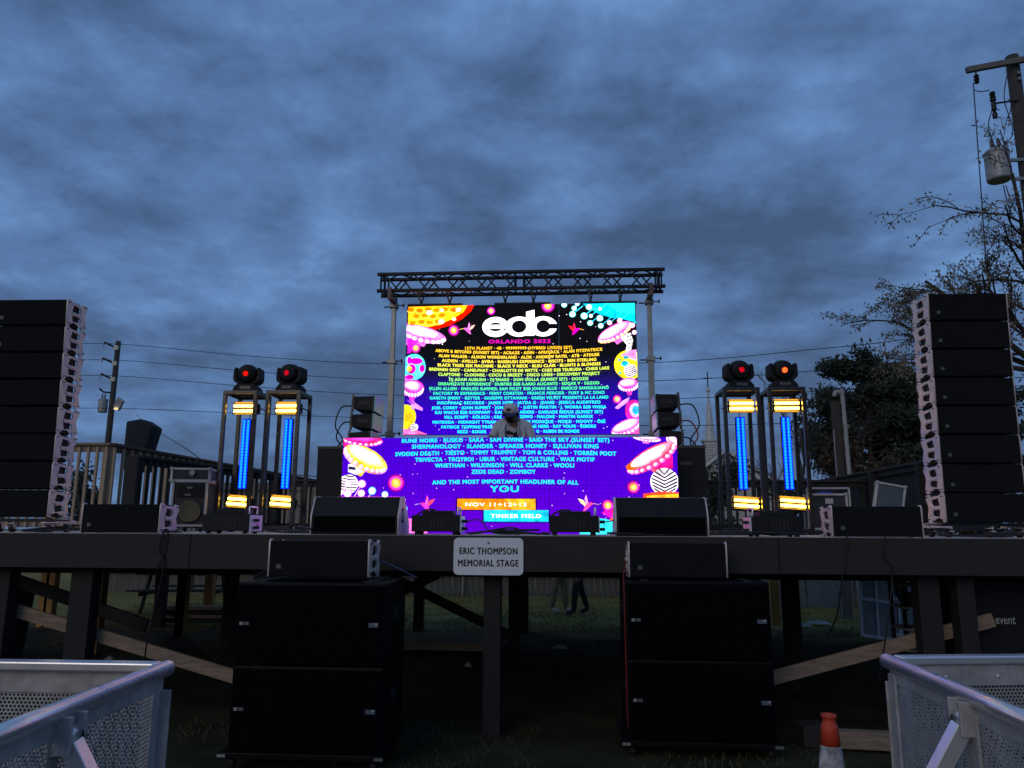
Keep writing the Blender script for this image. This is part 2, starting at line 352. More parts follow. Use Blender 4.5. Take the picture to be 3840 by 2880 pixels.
def array_dolly(x, y, label, yaw):
    t = thing('speaker_dolly', label, 'dolly', (x, y, DZ), yaw, 'wheeled dollies under the line arrays')
    MB().box(-.40, .40, .0, .30, .100, .128).build('platform', DKM, t, .004)
    for sx in (-1, 1):
        MB().prism([(-.06, .098), (.08, .098), (.10, .13), (.28, .13), (.40, .11), (.40, .085), (-.06, .085)], sx * .37 - .03, sx * .37 + .03, 'X').build('outrigger', PLT, t, .003)
    for cx_, cy_ in ((-.33, .04), (.02, .02), (.33, .10), (-.33, .34), (.33, .36)):
        c = MB().tube([(cx_ - .02, cy_, .038), (cx_ + .02, cy_, .038)], .037, 16).build('wheel', RUB, t, .006)
        MB().prism([(cy_ - .03, .1), (cy_ + .03, .1), (cy_ + .015, .03), (cy_ - .015, .03)], cx_ + .021, cx_ + .027, 'X').box(cx_ - .024, cx_ + .027, cy_ - .03, cy_ + .03, .078, .085).build('fork', PLT, c, .001)
        MB().box(cx_ - .012, cx_ + .012, cy_ - .085, cy_ - .03, .05, .058).build('brake_pedal', PLT, c, .002)
    return t
array_dolly(-4.77, .42, 'wheeled steel dolly under the speaker stack on the left', R(1.5))
array_dolly(4.22, .68, 'wheeled steel dolly under the speaker stack on the right', R(2))
dup(stL[0], 'single speaker box on the stage edge beside the left line array', (-3.505, .1, DZ), 0, 'front fill speakers', rot=(0, 0, 0))
dup(stL[0], 'single speaker box on the stage edge beside the right line array', (3.045, .1, DZ), 0, 'front fill speakers', rot=(0, 0, R(-2)))
dup(stL[0], 'single speaker box strapped on the subwoofers left of the sign', (-1.40, -.78, 1.292), 0, 'front fill speakers', rot=(0, 0, 0), scale=1.065)
dup(stL[0], 'single speaker box strapped on the subwoofers right of the sign', (1.345, -.26, 1.282), 0, 'front fill speakers', rot=(0, 0, 0), scale=1.065)

# ================================================================== subwoofers
SBM = mat('badge_light', (.34, .34, .33), .4); SBB = mat('badge_blue', (.10, .12, .17), .4); SBG = mat('badge_dull', (.13, .13, .12), .4)
def subwoofer(label, loc, rz=0):
    t = thing('subwoofer', label, 'subwoofer', loc, rz, 'stacked subwoofers in front of the stage')
    MB().box(-.55, .55, .025, .74, 0, .575).build('cabinet', SUBC, t, .012)
    MB().box(-.535, .535, .0, .022, .022, .553).build('grille', SUBG, t, .006)
    b = MB().box(-.51, -.485, -.004, .001, .275, .297).build('badge', SBM, t); MB().box(-.478, -.44, -.004, .001, .275, .297).build('badge', SBG, t)
    b = MB().box(.44, .51, -.004, .001, .27, .3).build('badge', SBB, t); MB().box(.484, .508, -.006, -.0045, .287, .299).build('stripe', SBM, b)
    for x in (-.4, .4): MB().box(x - .03, x + .03, .05, .7, .575, .583).build('skid', RUB, t, .002)
    for sx in (-1, 1): MB().box(sx * .549, sx * .553, .3, .48, .3, .38).build('handle', RUB, t)
    return t
def sub_dolly(label, loc):
    t = thing('speaker_dolly', label, 'dolly', loc, group='dollies under the subwoofers')
    MB().box(-.60, .57, -.02, .76, .075, .115).build('platform', SUBC, t, .006)
    for x in (-.52, .5):
        for y in (.06, .68):
            wv = MB().tube([(x - .02, y, .035), (x + .02, y, .035)], .036, 14).build('wheel', RUB, t, .005)
            MB().box(x - .03, x + .03, y - .035, y + .035, .072, .078).build('fork', PLT, wv)
    for x in (-.57, .55): MB().box(x - .03, x + .03, -.025, -.018, .085, .105).build('corner_plate', GALV, t)
    return t
for side, x, y in (('left', -1.394, -.94), ('right', 1.47, -.38)):
    sub_dolly('low black dolly carrying the subwoofers on the %s of the sign' % side, (x, y, -.01))
    subwoofer('lower black subwoofer in the stack %s of the sign' % side, (x, y, .105))
    subwoofer('upper black subwoofer in the stack %s of the sign' % side, (x, y, .690))

# ================================================================== wedge monitors
def wedge(label, x, y, s, rz=0):
    t = thing('wedge_monitor', label, 'monitor speaker', (x, y, DZ), rz, 'wedge monitors on the stage edge')
    MB().prism([(0, 0), (0, .16), (.09, .325), (.22, .335), (.46, .1), (.46, 0)], -.38, .38, 'X').build('cabinet', BLK, t, .012)
    MB().prism([(-.006, .02), (-.006, .155), (.0, .158), (.0, .02)], -.36, .36, 'X').build('lower_panel', SUBG, t)
    for sx in (-1, 1):
        pm = xform(curve_plate([[(0, 0), (0, .16), (.09, .325), (.22, .335), (.46, .1), (.46, 0)], [(.1, .10), (.12, .22), (.2, .24), (.24, .10)]], .010, .001), lambda c: Vector((c.z, c.x, c.y)))
        pm.materials.append(PLT); p = put('end_plate', pm, t, loc=(sx * .387, .002, .002))
        MB().bar((0, .11, .12), (0, .2, .2), .008, .02, (1, 0, 0)).build('handle', PLT, p)
    MB().box(-.1, -.02, -.003, .001, .0, .03).build('badge', GRL, t, loc=(.05, .035, .2), rot=(R(-28), 0, 0))
    return t
wedge('black wedge monitor on the stage edge left of the sign', -1.385, .12, 1)
wedge('black wedge monitor on the stage edge right of the sign', 1.275, .12, 1)

# ================================================================== effect machines
def machine(label, x, y, side, rz=0):
    t = thing('fog_machine', label, 'fog machine', (x, y, DZ), rz, 'box shaped stage machines on the stage edge')
    MB().box(-.215, .215, 0, .30, .028, .172).build('body', BLK, t, .006)
    MB().box(-.13, .15, .05, .24, .172, .212).build('lid', BLK, t, .006)
    pn = MB().box(side * .216, side * .226, .012, .288, .02, .165).build('end_panel', WHT, t, .003)
    for z in (.055, .12): MB().tube([(side * .226, .09, z), (side * .275, .09, z)], .014, 10).build('plug', RUB, pn)
    MB().box(side * .2262, side * .2275, .15, .2, .06, .1).build('display', mat('display_grey', (.2, .25, .3), .3), pn)
    MB().tube(smooth_path([(side * .19, .06, .168), (side * .19, .06, .232), (side * .19, .09, .24), (side * .19, .21, .24), (side * .19, .24, .232), (side * .19, .24, .168)], 4), .008, 8).build('handle', ALU, t, smooth=True)
    MB().tube(smooth_path([(-side * .20, .15, .17), (-side * .15, .15, .205), (-side * .08, .14, .225), (-side * .02, .14, .215)], 5), .009, 8).build('hose', RUB, t, smooth=True)
    for fx in (-.17, .17):
        for fy in (.04, .26): MB().lathe([(.02, 0), (.022, .03)], (fx, fy, 0), 12).build('foot', RUB, t)
    for fx in (-.19, .19):
        for fz in (.05, .15): MB().lathe([(.008, 0), (.006, -.004)], (fx, 0, fz), 8, 'Y').build('screw', DKM, t)
    for k in range(5): MB().box(-.05 + k * .032, -.032 + k * .032, -.003, .001, .06, .14).build('vent', RUB, t)
    return t
machine('black box machine with silver end panel between the left speaker box and wedge', -2.6, .25, 1)
machine('black box machine in front of the lower screen left of the sign', -.69, .25, 1)
machine('black box machine in front of the lower screen right of the sign', .53, .25, 1)
machine('black box machine with pink lit end beside the right speaker box', 2.27, .25, -1)

# ================================================================== LED screens
def panel_mat(name, stops, z0, z1, s):
    m = bpy.data.materials.new(name); m.use_nodes = True; t = m.node_tree; t.nodes.clear()
    ge = t.nodes.new('ShaderNodeNewGeometry'); sp = t.nodes.new('ShaderNodeSeparateXYZ'); t.links.new(ge.outputs['Position'], sp.inputs[0])
    mr = t.nodes.new('ShaderNodeMapRange'); mr.inputs[1].default_value = z0; mr.inputs[2].default_value = z1; t.links.new(sp.outputs[2], mr.inputs[0])
    r = t.nodes.new('ShaderNodeValToRGB'); t.links.new(mr.outputs[0], r.inputs[0]); els = r.color_ramp.elements
    for i, (p, h) in enumerate(stops):
        e = els[i] if i < 2 else els.new(p)
        e.position = p; e.color = srgb(h) + (1,)
    nz = t.nodes.new('ShaderNodeTexNoise'); nz.inputs['Scale'].default_value = 14; t.links.new(ge.outputs['Position'], nz.inputs['Vector'])
    m2 = t.nodes.new('ShaderNodeMapRange'); m2.inputs[3].default_value = .82 * s; m2.inputs[4].default_value = 1.18 * s; t.links.new(nz.outputs['Fac'], m2.inputs[0])
    def mth(op, a, b=None):
        n = t.nodes.new('ShaderNodeMath'); n.operation = op
        for i, q in enumerate((a, b)):
            if q is None: continue
            if isinstance(q, (int, float)): n.inputs[i].default_value = q
            else: t.links.new(q, n.inputs[i])
        return n.outputs[0]
    gx = mth('SINE', mth('MULTIPLY', sp.outputs[0], 6.2832 / .047)); gz_ = mth('SINE', mth('MULTIPLY', sp.outputs[2], 6.2832 / .047))
    grid = mth('ADD', .92, mth('MULTIPLY', mth('ADD', gx, gz_), .07))
    e = t.nodes.new('ShaderNodeEmission'); t.links.new(r.outputs[0], e.inputs[0]); t.links.new(mth('MULTIPLY', m2.outputs[0], grid), e.inputs[1])
    o = t.nodes.new('ShaderNodeOutputMaterial'); t.links.new(e.outputs[0], o.inputs[0]); return m
class Art:
    def __init__(s, to): s.to = to; s.clip = (53, 2137, 64, 1213) if to is tu else (32, 2178, 40, 653); s.v = []; s.f = []; s.m = []; s.mats = []
    def poly(s, pts, hexc, layer, st=1.0):
        if hexc not in ('101018', '20003A', '302040', '202030', '180060'): st *= 1.8
        m = emit(hexc, st, True, hexc not in ('FFFFFF', '101018'))
        x0, x1, y0, y1 = s.clip
        for ax, lim, sg in ((0, x0, 1), (0, x1, -1), (1, y0, 1), (1, y1, -1)):
            q = []
            for i, b in enumerate(pts):
                a = pts[i - 1]; ia, ib = sg * (a[ax] - lim) >= 0, sg * (b[ax] - lim) >= 0
                if ia != ib: f = (lim - a[ax]) / (b[ax] - a[ax]); q.append((a[0] + (b[0] - a[0]) * f, a[1] + (b[1] - a[1]) * f))
                if ib: q.append(b)
            pts = q
            if len(pts) < 3: return s
        if m not in s.mats: s.mats.append(m)
        o = len(s.v); k = 0
        for p in pts: x, z = s.to(*p); s.v.append((x, -.003 - .0012 * layer, z))
        s.f.append(tuple(range(o, o + len(pts)))); s.m.append(s.mats.index(m)); return s
    def ell(s, cx, cy, rx, ry, hexc, layer, rot=0, st=1.0, a0=0, a1=360, n=28):
        c, q = math.cos(R(rot)), math.sin(R(rot)); P = []
        full = a1 - a0 >= 360
        for k in range(n + (0 if full else 1)):
            a = R(a0 + (a1 - a0) * k / n); x, y = rx * math.cos(a), ry * math.sin(a); P.append((cx + x * c - y * q, cy + x * q + y * c))
        return s.poly(P, hexc, layer, st)
    def ring(s, cx, cy, rx, ry, ix, iy, hexc, layer, st=1.0, n=40, a0=0, a1=360):
        for k in range(n):
            t0, t1 = R(a0 + (a1 - a0) * k / n), R(a0 + (a1 - a0) * (k + 1) / n)
            s.poly([(cx + rx * math.cos(t0), cy + ry * math.sin(t0)), (cx + rx * math.cos(t1), cy + ry * math.sin(t1)), (cx + ix * math.cos(t1), cy + iy * math.sin(t1)), (cx + ix * math.cos(t0), cy + iy * math.sin(t0))], hexc, layer, st)
        return s
    def line(s, a, b, wd, hexc, layer, st=1.0):
        dx, dy = b[0] - a[0], b[1] - a[1]; l = math.hypot(dx, dy); nx_, ny_ = -dy / l * wd / 2, dx / l * wd / 2
        return s.poly([(a[0] + nx_, a[1] + ny_), (b[0] + nx_, b[1] + ny_), (b[0] - nx_, b[1] - ny_), (a[0] - nx_, a[1] - ny_)], hexc, layer, st)
    def glow(s, cx, cy, r, layer=1, c=('B000A0', 'FF30B8', 'FF9A30', 'FFE070')):
        for i, (k, h) in enumerate(zip((1.0, .82, .55, .3), c)): s.ell(cx, cy, r * k, r * k, h, layer + i, st=(.5, 1.1, 1.4, 1.6)[i])
        return s
    def mush(s, cx, cy, rx, ry, rot, rim, top, layer=3, beads=11, bead='FFB0F0', gills=None):
        c, q = math.cos(R(rot)), math.sin(R(rot)); P = lambda x, y: (cx + x * c - y * q, cy + x * q + y * c)
        mixc = lambda t: '%02X%02X%02X' % tuple(int(int(rim[i:i + 2], 16) * (1 - t) + int(top[i:i + 2], 16) * t) for i in (0, 2, 4))
        s.poly([P(-rx * .3, ry * .5), P(rx * .3, ry * .5), P(rx * .2, ry * 1.5), P(-rx * .2, ry * 1.6)], mixc(.15), max(1, layer - 2), .9)
        s.ell(cx, cy, rx, ry, rim, layer, rot, 1.1, n=36)
        for k in range(beads):
            a = R(4 + 172 * k / (beads - 1)); x, y = rx * .90 * math.cos(a), ry * .78 * math.sin(a)
            s.ell(*P(x, y), rx * .105, ry * .24, bead, layer + 1, rot, 1.2, n=14); s.ell(*P(x - rx * .02, y - ry * .05), rx * .055, ry * .13, 'FFFFFF', layer + 2, rot, 1.2, n=10)
        for i, (k, t) in enumerate(((.93, .22), (.83, .45), (.70, .7), (.52, 1.0))):
            s.ell(*P(-rx * .04 * i, -ry * (.22 + .05 * i)), rx * k, ry * k * .72, mixc(t), layer + 2 + i * .6, rot, (1.0, 1.2, 1.6, 2.6)[i], n=32)
        return s
    def bird(s, cx, cy, k, fl=1, c=('FF3AA0', 'FF5A40', 'E040C0', 'FFB040')):
        P = lambda *a: [(cx + x * k * fl, cy + y * k) for x, y in a]
        s.poly(P((-30, -4), (-18, -12), (-4, -6), (14, 10), (22, 34), (10, 30), (-4, 18), (-16, 6)), c[0], 8, 1.2)
        s.poly(P((-4, -6), (6, -48), (14, -30), (10, 2)), c[2], 9, 1.1); s.poly(P((8, 0), (22, -22), (48, -30), (34, -8), (14, 8)), c[1], 10, 1.2)
        s.line((cx - 30 * k * fl, cy - 5 * k), (cx - 58 * k * fl, cy + 1 * k), 3 * k, c[3], 9)
        return s
    def zebra(s, cx, cy, r, layer=3, n=6, chev=False, rot=0):
        s.ell(cx, cy, r, r, 'F4E8F4', layer, st=1.1)
        for i in range(n):
            x = -r + (i + .5) * 2 * r / n; hw = r / n * .42
            if chev:
                y0 = -r * .9 + i * r * 1.7 / n; d = math.sqrt(max(.02, 1 - ((y0) / r) ** 2)) * r * .92
                for sg in (-1, 1): s.poly([(cx, cy + y0 + r * .30), (cx, cy + y0 + r * .42), (cx + sg * d, cy + y0 - r * .02), (cx + sg * d * .97, cy + y0 - r * .14)], '20003A', layer + 1)
            else:
                h = math.sqrt(max(0, 1 - (x / r) ** 2)) * r; c, q = math.cos(R(rot)), math.sin(R(rot))
                s.poly([(cx + a * c - b * q, cy + a * q + b * c) for a, b in ((x - hw, -h * .93), (x + hw, -h * .93), (x + hw + r * .1, 0), (x + hw, h * .93), (x - hw, h * .93), (x - hw + r * .1, 0))], '20003A', layer + 1)
        return s
    def build(s, name, parent):
        me = bpy.data.meshes.new(name); me.from_pydata(s.v, [], s.f)
        for m in s.mats: me.materials.append(m)
        me.polygons.foreach_set('material_index', s.m); return put(name, me, parent)
def screen(name, label, loc, rz, Wd, Ht, nxp, nzp, pm):
    t = thing(name, label, 'screen', loc, rz)
    a, b = Wd / nxp, Ht / nzp
    pmesh = MB().box(.0013, a - .0013, 0, .004, .0013, b - .0013).mesh('led_panel', pm); cm = MB().box(.001, a - .001, .0041, .075, .001, b - .001).mesh('panel_case', BLK)
    for i in range(nxp):
        for k in range(nzp):
            p = put('led_panel', pmesh, t, loc=(-Wd / 2 + i * a, 0, k * b)); put('panel_case', cm, p)
    return t
def rows(t, to, data, hgt, colf, W_):
    for body, x0, x1, y, bend in data:
        xa, za = to(x0, y); xb, _ = to(x1, y)
        me = text_mesh(body, xb - xa - hgt * .06, hgt * .92, 0, 1.12); mc = (xa + xb) / 2
        for v in me.vertices:
            x = v.co.x + mc; v.co = Vector((x, 0, za + v.co.y + bend * (x / (W_ * .36)) ** 2))
        q = hgt * .055; me = embolden(me, ((-q, -q * .7), (q, -q * .7), (-q, q * .7), (q, q * .7), (0, 0)))
        me.materials.append(colf(y)); put('lettering', me, t, loc=(0, -.012, 0))

UW, UH = 3.125, 1.785
uscr = screen('upper_led_screen', 'large upper video screen hanging from the truss with festival lineup', (-.14, 3.5, 2.893), R(.5), UW, UH, 6, 3,
              panel_mat('upper_screen_pixels', [(0, '3C00DC'), (1, '101014'), (.16, '3800D0'), (.33, '2410A0'), (.46, '181448'), (.60, '101018')], 2.893, 4.678, 1.1))
tu = lambda x, y: (((x - 51) / 2088 - .5) * UW, (1 - (y - 62) / 1153) * UH)
A = Art(tu)
A.poly([(64, 72), (672, 62), (640, 120), (560, 190), (440, 250), (290, 292), (64, 240)], 'F01000', 1, 1.3)
A.poly([(64, 72), (610, 64), (575, 125), (480, 185), (360, 235), (240, 262), (64, 225)], 'FF9A10', 2, 1.6)
for i in range(7):
    for j in range(3):
        x, y = 90 + i * 78 - j * 30, 100 + j * 56 + (i % 2) * 8
        if x + y * 1.5 < 690 and x > 70: A.ring(x, y, 44, 30, 37, 24, 'FFD84A', 3, 1.3, 12, 10, 170); A.ell(x, y - 2, 30, 18, 'FF7A00', 3, n=12)
for x, y, r in ((258, 128, 20), (372, 108, 13), (525, 105, 18), (372, 212, 20), (487, 190, 13)): A.ell(x, y, r * 1.5, r, 'FFF6C0', 5, st=1.6)
A.build('glowing_dome', uscr)
A = Art(tu); A.poly([(1650, 55), (2128, 52), (2130, 240), (2040, 210), (1900, 190), (1790, 150), (1710, 100)], '00C8F0', 1, 1.1)
A.poly([(1850, 54), (2128, 52), (2130, 160), (1990, 150)], '18F0FF', 2, 1.6)
for x, y, r in ((1610, 64, 22), (1582, 105, 24), (1567, 158, 30), (1493, 72, 26), (1718, 95, 30), (1815, 113, 18), (1672, 175, 32), (1732, 175, 18), (1812, 198, 32), (1725, 240, 26), (1820, 266, 26), (1900, 240, 24), (1990, 222, 24), (2100, 264, 26), (2118, 328, 22)):
    A.line((x, y), (x + 95, y - 75), 7, '30D8FF', 3); A.ell(x, y, r, r * .95, '50E8E8' if x < 1850 else 'FF70C0', 4); A.ell(x, y, r * .72, r * .7, 'FFFFFF', 5, st=3)
A.build('bulb_dome', uscr)
A = Art(tu); A.poly([(66, 330), (190, 370), (120, 430), (100, 490), (66, 500)], 'E020E8', 2)
A.mush(200, 325, 225, 70, 14, 'F060F0', 'FFFFFF', bead='FFE0FF'); A.poly([(51, 225), (64, 225), (64, 420), (51, 420)], 'F060F0', 2); A.build('mushroom', uscr)
A = Art(tu); A.poly([(1985, 360), (2085, 330), (2105, 400), (2085, 480), (2035, 500), (2050, 440)], 'F0F0F0', 2, 1.2)
for k in range(4): A.line((2040 + k * 6, 372 + k * 30), (2098, 352 + k * 34), 9, '202030', 3)
A.mush(1945, 325, 170, 66, -28, 'FF50D0', 'FFF0E8', bead='FFC860'); A.build('mushroom', uscr)
A = Art(tu).ell(128, 620, 110, 118, '50E0F0', 2, st=1.1)
for x, y, rx, ry in ((150, 567, 58, 30), (88, 560, 22, 34), (108, 636, 40, 42), (205, 634, 24, 34), (92, 708, 40, 20)): A.ell(x, y, rx, ry, 'E000B8', 3)
A.ell(90, 635, 24, 26, 'FFB040', 4, st=1.2); A.build('holed_ball', uscr)
A = Art(tu).ell(2065, 615, 92 if 0 else 132, 130, 'FFE820', 2, st=1.1).poly([(1990, 530), (2070, 485), (2132, 482), (2132, 580), (2070, 560)], 'FF9AE8', 3)
A.ell(2028, 605, 34, 26, '18B8D8', 4).ell(2038, 550, 24, 14, '18B8D8', 4).ell(1980, 572, 14, 10, '18B8D8', 4).ell(1982, 685, 14, 10, '18B8D8', 4); A.zebra(2076, 668, 58, 5, 7, rot=70)
A.build('spotted_ball', uscr)
A = Art(tu).mush(128, 810, 100, 78, 4, 'E820D0', 'FFB8F0', bead='FFC8F8').poly([(51, 715), (130, 735), (130, 850), (51, 875)], 'FF60E0', 3); A.build('mushroom', uscr)
A = Art(tu).mush(2055, 790, 92, 60, -6, 'F020C8', 'FFC0F8', bead='FFD0F8'); A.build('mushroom', uscr)
A = Art(tu).ell(68, 1060, 94, 108, 'F0D020', 2, st=1.1).poly([(51, 1165), (150, 1170), (272, 1212), (51, 1213)], 'FF60A0', 3, 1.2)
for k in range(6): A.line((60 + k * 14, 985 + k * 8), (66 + k * 12, 1100 - k * 6), 6, 'C09810', 3)
A.zebra(148, 1152, 36, 5, 5, rot=80); A.build('yellow_ball', uscr)
A = Art(tu).poly([(72, 910), (120, 915), (222, 985), (220, 1010), (150, 985), (125, 1000), (112, 950)], 'D880F0', 3, 1.1).poly([(72, 910), (120, 915), (150, 950), (112, 950)], '9040E0', 4); A.build('mushroom', uscr)
A = Art(tu).poly([(2068, 893), (2045, 940), (1960, 1000), (1930, 990), (2000, 930)], 'E890F8', 3, 1.1).glow(1952, 915, 40, 4); A.build('mushroom', uscr)
A = Art(tu).ell(2095, 1015, 75, 95, 'E8209C', 2).ell(2108, 1010, 48, 62, 'F8B0E8', 3).ell(2115, 1010, 34, 40, '30B8F0', 4); A.mush(2030, 1155, 142, 62, -22, 'FF40B8', 'FFE8F8', 5, bead='FFA0E0').poly([(1990, 1213), (2139, 1120), (2139, 1213)], 'FF50B0', 5); A.build('mushroom', uscr)
for x, y, r in ((826, 118, 38), (1345, 78, 62), (487, 292, 52), (142, 450, 46)): Art(tu).glow(x, y, r).build('glow_ball', uscr)
A = Art(tu).bird(618, 285, 1.35, 1, ('F060D8', 'FFB8B0', 'F090F0', 'FFD060')); A.build('hummingbird', uscr)
A = Art(tu).bird(1590, 300, 1.35, -1, ('F000B0', 'FF2030', 'FF2060', 'FFB040')); A.build('hummingbird', uscr)
A = Art(tu); rs = random.Random(5)
for k in range(80):
    x, y = rs.uniform(280, 1900), rs.uniform(80, 1200)
    if 740 < x < 1440 and y < 420: continue
    A.ell(x, y, rs.choice((2.5, 3, 5)), rs.choice((2.5, 3, 5)), 'FFE8FF', 1, n=6)
tag(A.build('star', uscr), 'tiny stars scattered over the screen picture', kind='stuff')
A = Art(tu); A.ring(868, 265, 120, 91, 64, 40, 'FFFFFF', 1, 1.3); A.poly([(800, 246), (985, 246), (985, 281), (800, 281)], 'FFFFFF', 2, 1.3)
A.poly([(925, 281), (1000, 281), (1000, 318), (960, 300)], '101018', 3)
A.ring(1083, 265, 126, 91, 66, 56, 'FFFFFF', 4, 1.3); A.poly([(1147, 132), (1222, 114), (1222, 348), (1147, 348)], 'FFFFFF', 5, 1.3)
A.ell(1083, 265, 66, 56, '101018', 6); A.ring(1302, 265, 126, 91, 62, 56, 'FFFFFF', 7, 1.3); A.ell(1302, 265, 62, 56, '101018', 8); A.poly([(1330, 243), (1432, 243), (1432, 288), (1330, 288)], '101018', 8)
A.build('logo_lettering', uscr)
pk = emit('FF10C8', 1.1); rows(uscr, tu, [('ORLANDO 2022', 808, 1368, 398, 0)], .055, lambda y: pk, UW)
U = [("12TH PLANET · 4B · 999999999 (HYBRID LIVE/DJ SET)", 595, 1560, 458, .010), ("ABOVE & BEYOND (SUNSET SET) · ACRAZE · ADIN · AFROJACK · ALAN FITZPATRICK", 325, 1832, 500, .042),
     ("ALAN WALKER · ALISON WONDERLAND · ALOK · ANDREW RAYEL · ATB · ATDUSK", 355, 1805, 540, .035), ("AUDIEN · AVELLO · AVIRA · BASSRUSH EXPERIENCE · BISCITS · BEN STERLING", 385, 1775, 579, .028),
     ("BLACK TIGER SEX MACHINE · BLACK V NECK · BLEU CLAIR · BLUNTS & BLONDES", 348, 1812, 618, .026), ("BRENNEN GREY · CAMELPHAT · CHARLOTTE DE WITTE · CHEE B2B TSURUDA · CHRIS LAKE", 272, 1888, 658, .025),
     ("CLAPTONE · CLOONEE · COCO & BREEZY · DISCO LINES · DISCOVERY PROJECT", 355, 1805, 697, .018), ("DJ ADAM AUBURN · DJ SNAKE · DOM DOLLA (SUNSET SET) · DOOZIE", 455, 1702, 738, .013),
     ("DREAMSTATE EXPERIENCE · DUBFIRE B2B ILARIO ALICANTE · EDGAR V · EGZOD", 358, 1798, 777, .011), ("ELLEN ALLIEN · ENDLESS SUMMER: SAM FELDT B2B JONAS BLUE · ENRICO SANGIULIANO", 278, 1880, 818, .009),
     ("FACTORY 93 EXPERIENCE · FERRY CORSTEN · FRANCIS MERCIER · FURY & MC DINO", 315, 1842, 858, .005), ("GARETH EMERY · GETTER · GIUSEPPE OTTAVIANI · GREEN VELVET PRESENTS LA LA LAND", 283, 1875, 899, .005),
     ("INSOMNIAC RECORDS · JAMES HYPE · JAYDA G · JEANIE · JESSICA AUDIFFRED", 352, 1805, 940, .003), ("JOEL CORRY · JOHN SUMMIT · JON", 303, 942, 982, 0), ("Y · JUSTIN MARTIN · J. WORRA B2B VNSSA", 1062, 1855, 980, 0),
     ("KAI WACHI B2B KOMPANY · KAL", 335, 942, 1023, 0), ("ANDERS · KASKADE REDUX (SUNSET SET)", 1070, 1825, 1022, 0), ("KILL SCRIPT · KÖLSCH · KRE", 420, 930, 1064, 0), ("ZEWO · MALONE · MARTIN GARRIX", 1092, 1737, 1062, 0),
     ("MATRODA · MIDNIGHT TYRAN", 315, 880, 1107, 0), ("MISS MONIQUE · MOKSI · MOOVY · ÖSÉ", 1108, 1845, 1105, 0), ("PATRICK TOPPING PRES", 393, 846, 1149, 0), ("LINE HERR · RAY VOLPE · REBÜKE", 1162, 1762, 1146, 0),
     ("REZZ · ROGER", 540, 796, 1190, 0), ("AR G · RUBEN DE RONDE", 1178, 1615, 1188, 0)]
def ucol(y):
    S = [(458, (255, 196, 40)), (540, (255, 214, 60)), (618, (246, 236, 70)), (697, (190, 240, 90)), (777, (90, 235, 130)), (858, (50, 225, 180)), (940, (40, 230, 225)), (1023, (30, 235, 255)), (1300, (20, 235, 255))]
    for (a, c), (b, d) in zip(S, S[1:]):
        if y <= b: t = max(0, (y - a) / (b - a)); return emit('%02X%02X%02X' % tuple(int(p + (q - p) * t) for p, q in zip(c, d)), 1.6)
rows(uscr, tu, U, .044, ucol, UW)
for x in (-1.18, .02, 1.2): MB().box(x - .38, x + .38, .0, .07, UH + .002, UH + .03).build('hanging_bar', DKM, uscr, .003)

LW, LH = 3.76, 1.068
lscr = screen('lower_led_screen', 'wide purple lower video screen forming the front of the booth', (-.19, 2.0, DZ + .002), 0, LW, LH, 8, 2,
              panel_mat('lower_screen_pixels', [(0, '6A00DC'), (1, '4600DC'), (.45, '5600DE')], 1.6, 2.7, 1.12))
tl = lambda x, y: (((x - 30) / 2150 - .5) * LW, (1 - (y - 38) / 617) * LH)
A = Art(tl).mush(150, 50, 142, 42, 6, 'FF2060', 'FF30C0', bead='FF60D0', layer=2).poly([(32, 38), (150, 38), (180, 85), (60, 96), (32, 92)], 'FF20A0', 3); A.build('mushroom', lscr)
A = Art(tl).poly([(70, 210), (150, 215), (185, 260), (120, 280), (70, 262)], 'D8D8E8', 2).poly([(75, 225), (120, 232), (120, 250), (72, 245)], '302040', 3).mush(180, 178, 160, 74, 27, 'FFC018', 'FFFFFF', bead='FF90D0'); A.build('mushroom', lscr)
A = Art(tl).zebra(78, 340, 62, 3, 7, rot=95).poly([(32, 290), (60, 300), (60, 400), (32, 410)], 'F0F0F8', 2)
for x, y, r in ((165, 340, 28), (165, 400, 26), (235, 385, 26), (318, 408, 22), (75, 335, 22), (440, 500, 28), (425, 545, 18), (75, 402, 28)):
    A.line((x, y), (x - 45, y + 80), 5, 'FFC0FF', 6); A.ell(x, y, r, r, 'E060FF' if x < 200 else '50B0FF', 7); A.ell(x, y, r * .7, r * .7, 'FFFFFF', 8, st=3)
A.build('bulb_cluster', lscr)
A = Art(tl).poly([(2110, 150), (2150, 160), (2150, 240), (2030, 245), (2080, 200)], 'FF1080', 2).mush(2020, 172, 180, 62, -30, 'FF3060', 'FFFFFF', bead='FF60B0').poly([(1855, 225), (1900, 190), (1960, 215), (1900, 252), (1866, 252)], 'FF6010', 6); A.build('mushroom', lscr)
A = Art(tl).zebra(2095, 325, 88, 3, 7, True).poly([(1960, 400), (2060, 385), (2178, 390), (2178, 420), (1960, 425)], 'FF4020', 6, 1.2).poly([(1980, 412), (2178, 400), (2178, 430), (1980, 430)], 'FFA020', 7, 1.2); A.build('striped_ball', lscr)
A = Art(tl).poly([(1800, 455), (2178, 430), (2178, 655), (1740, 655), (1770, 560), (1700, 520)], 'FF10A0', 1).poly([(1750, 560), (1820, 500), (1900, 655), (1740, 655)], 'FF5010', 2); A.ell(1690, 655, 130, 100, '30D8E8', 3, a0=180, a1=360); A.build('mushroom', lscr)
A = Art(tl).ell(470, 655, 130, 95, 'FF70D0', 2, a0=180, a1=360).poly([(32, 420), (420, 420), (420, 655), (32, 655)], 'C030E0', 1); A.build('mushroom', lscr)
for x, y, r in ((388, 333, 56), (1900, 358, 42), (1738, 473, 38)): Art(tl).glow(x, y, r).build('glow_ball', lscr)
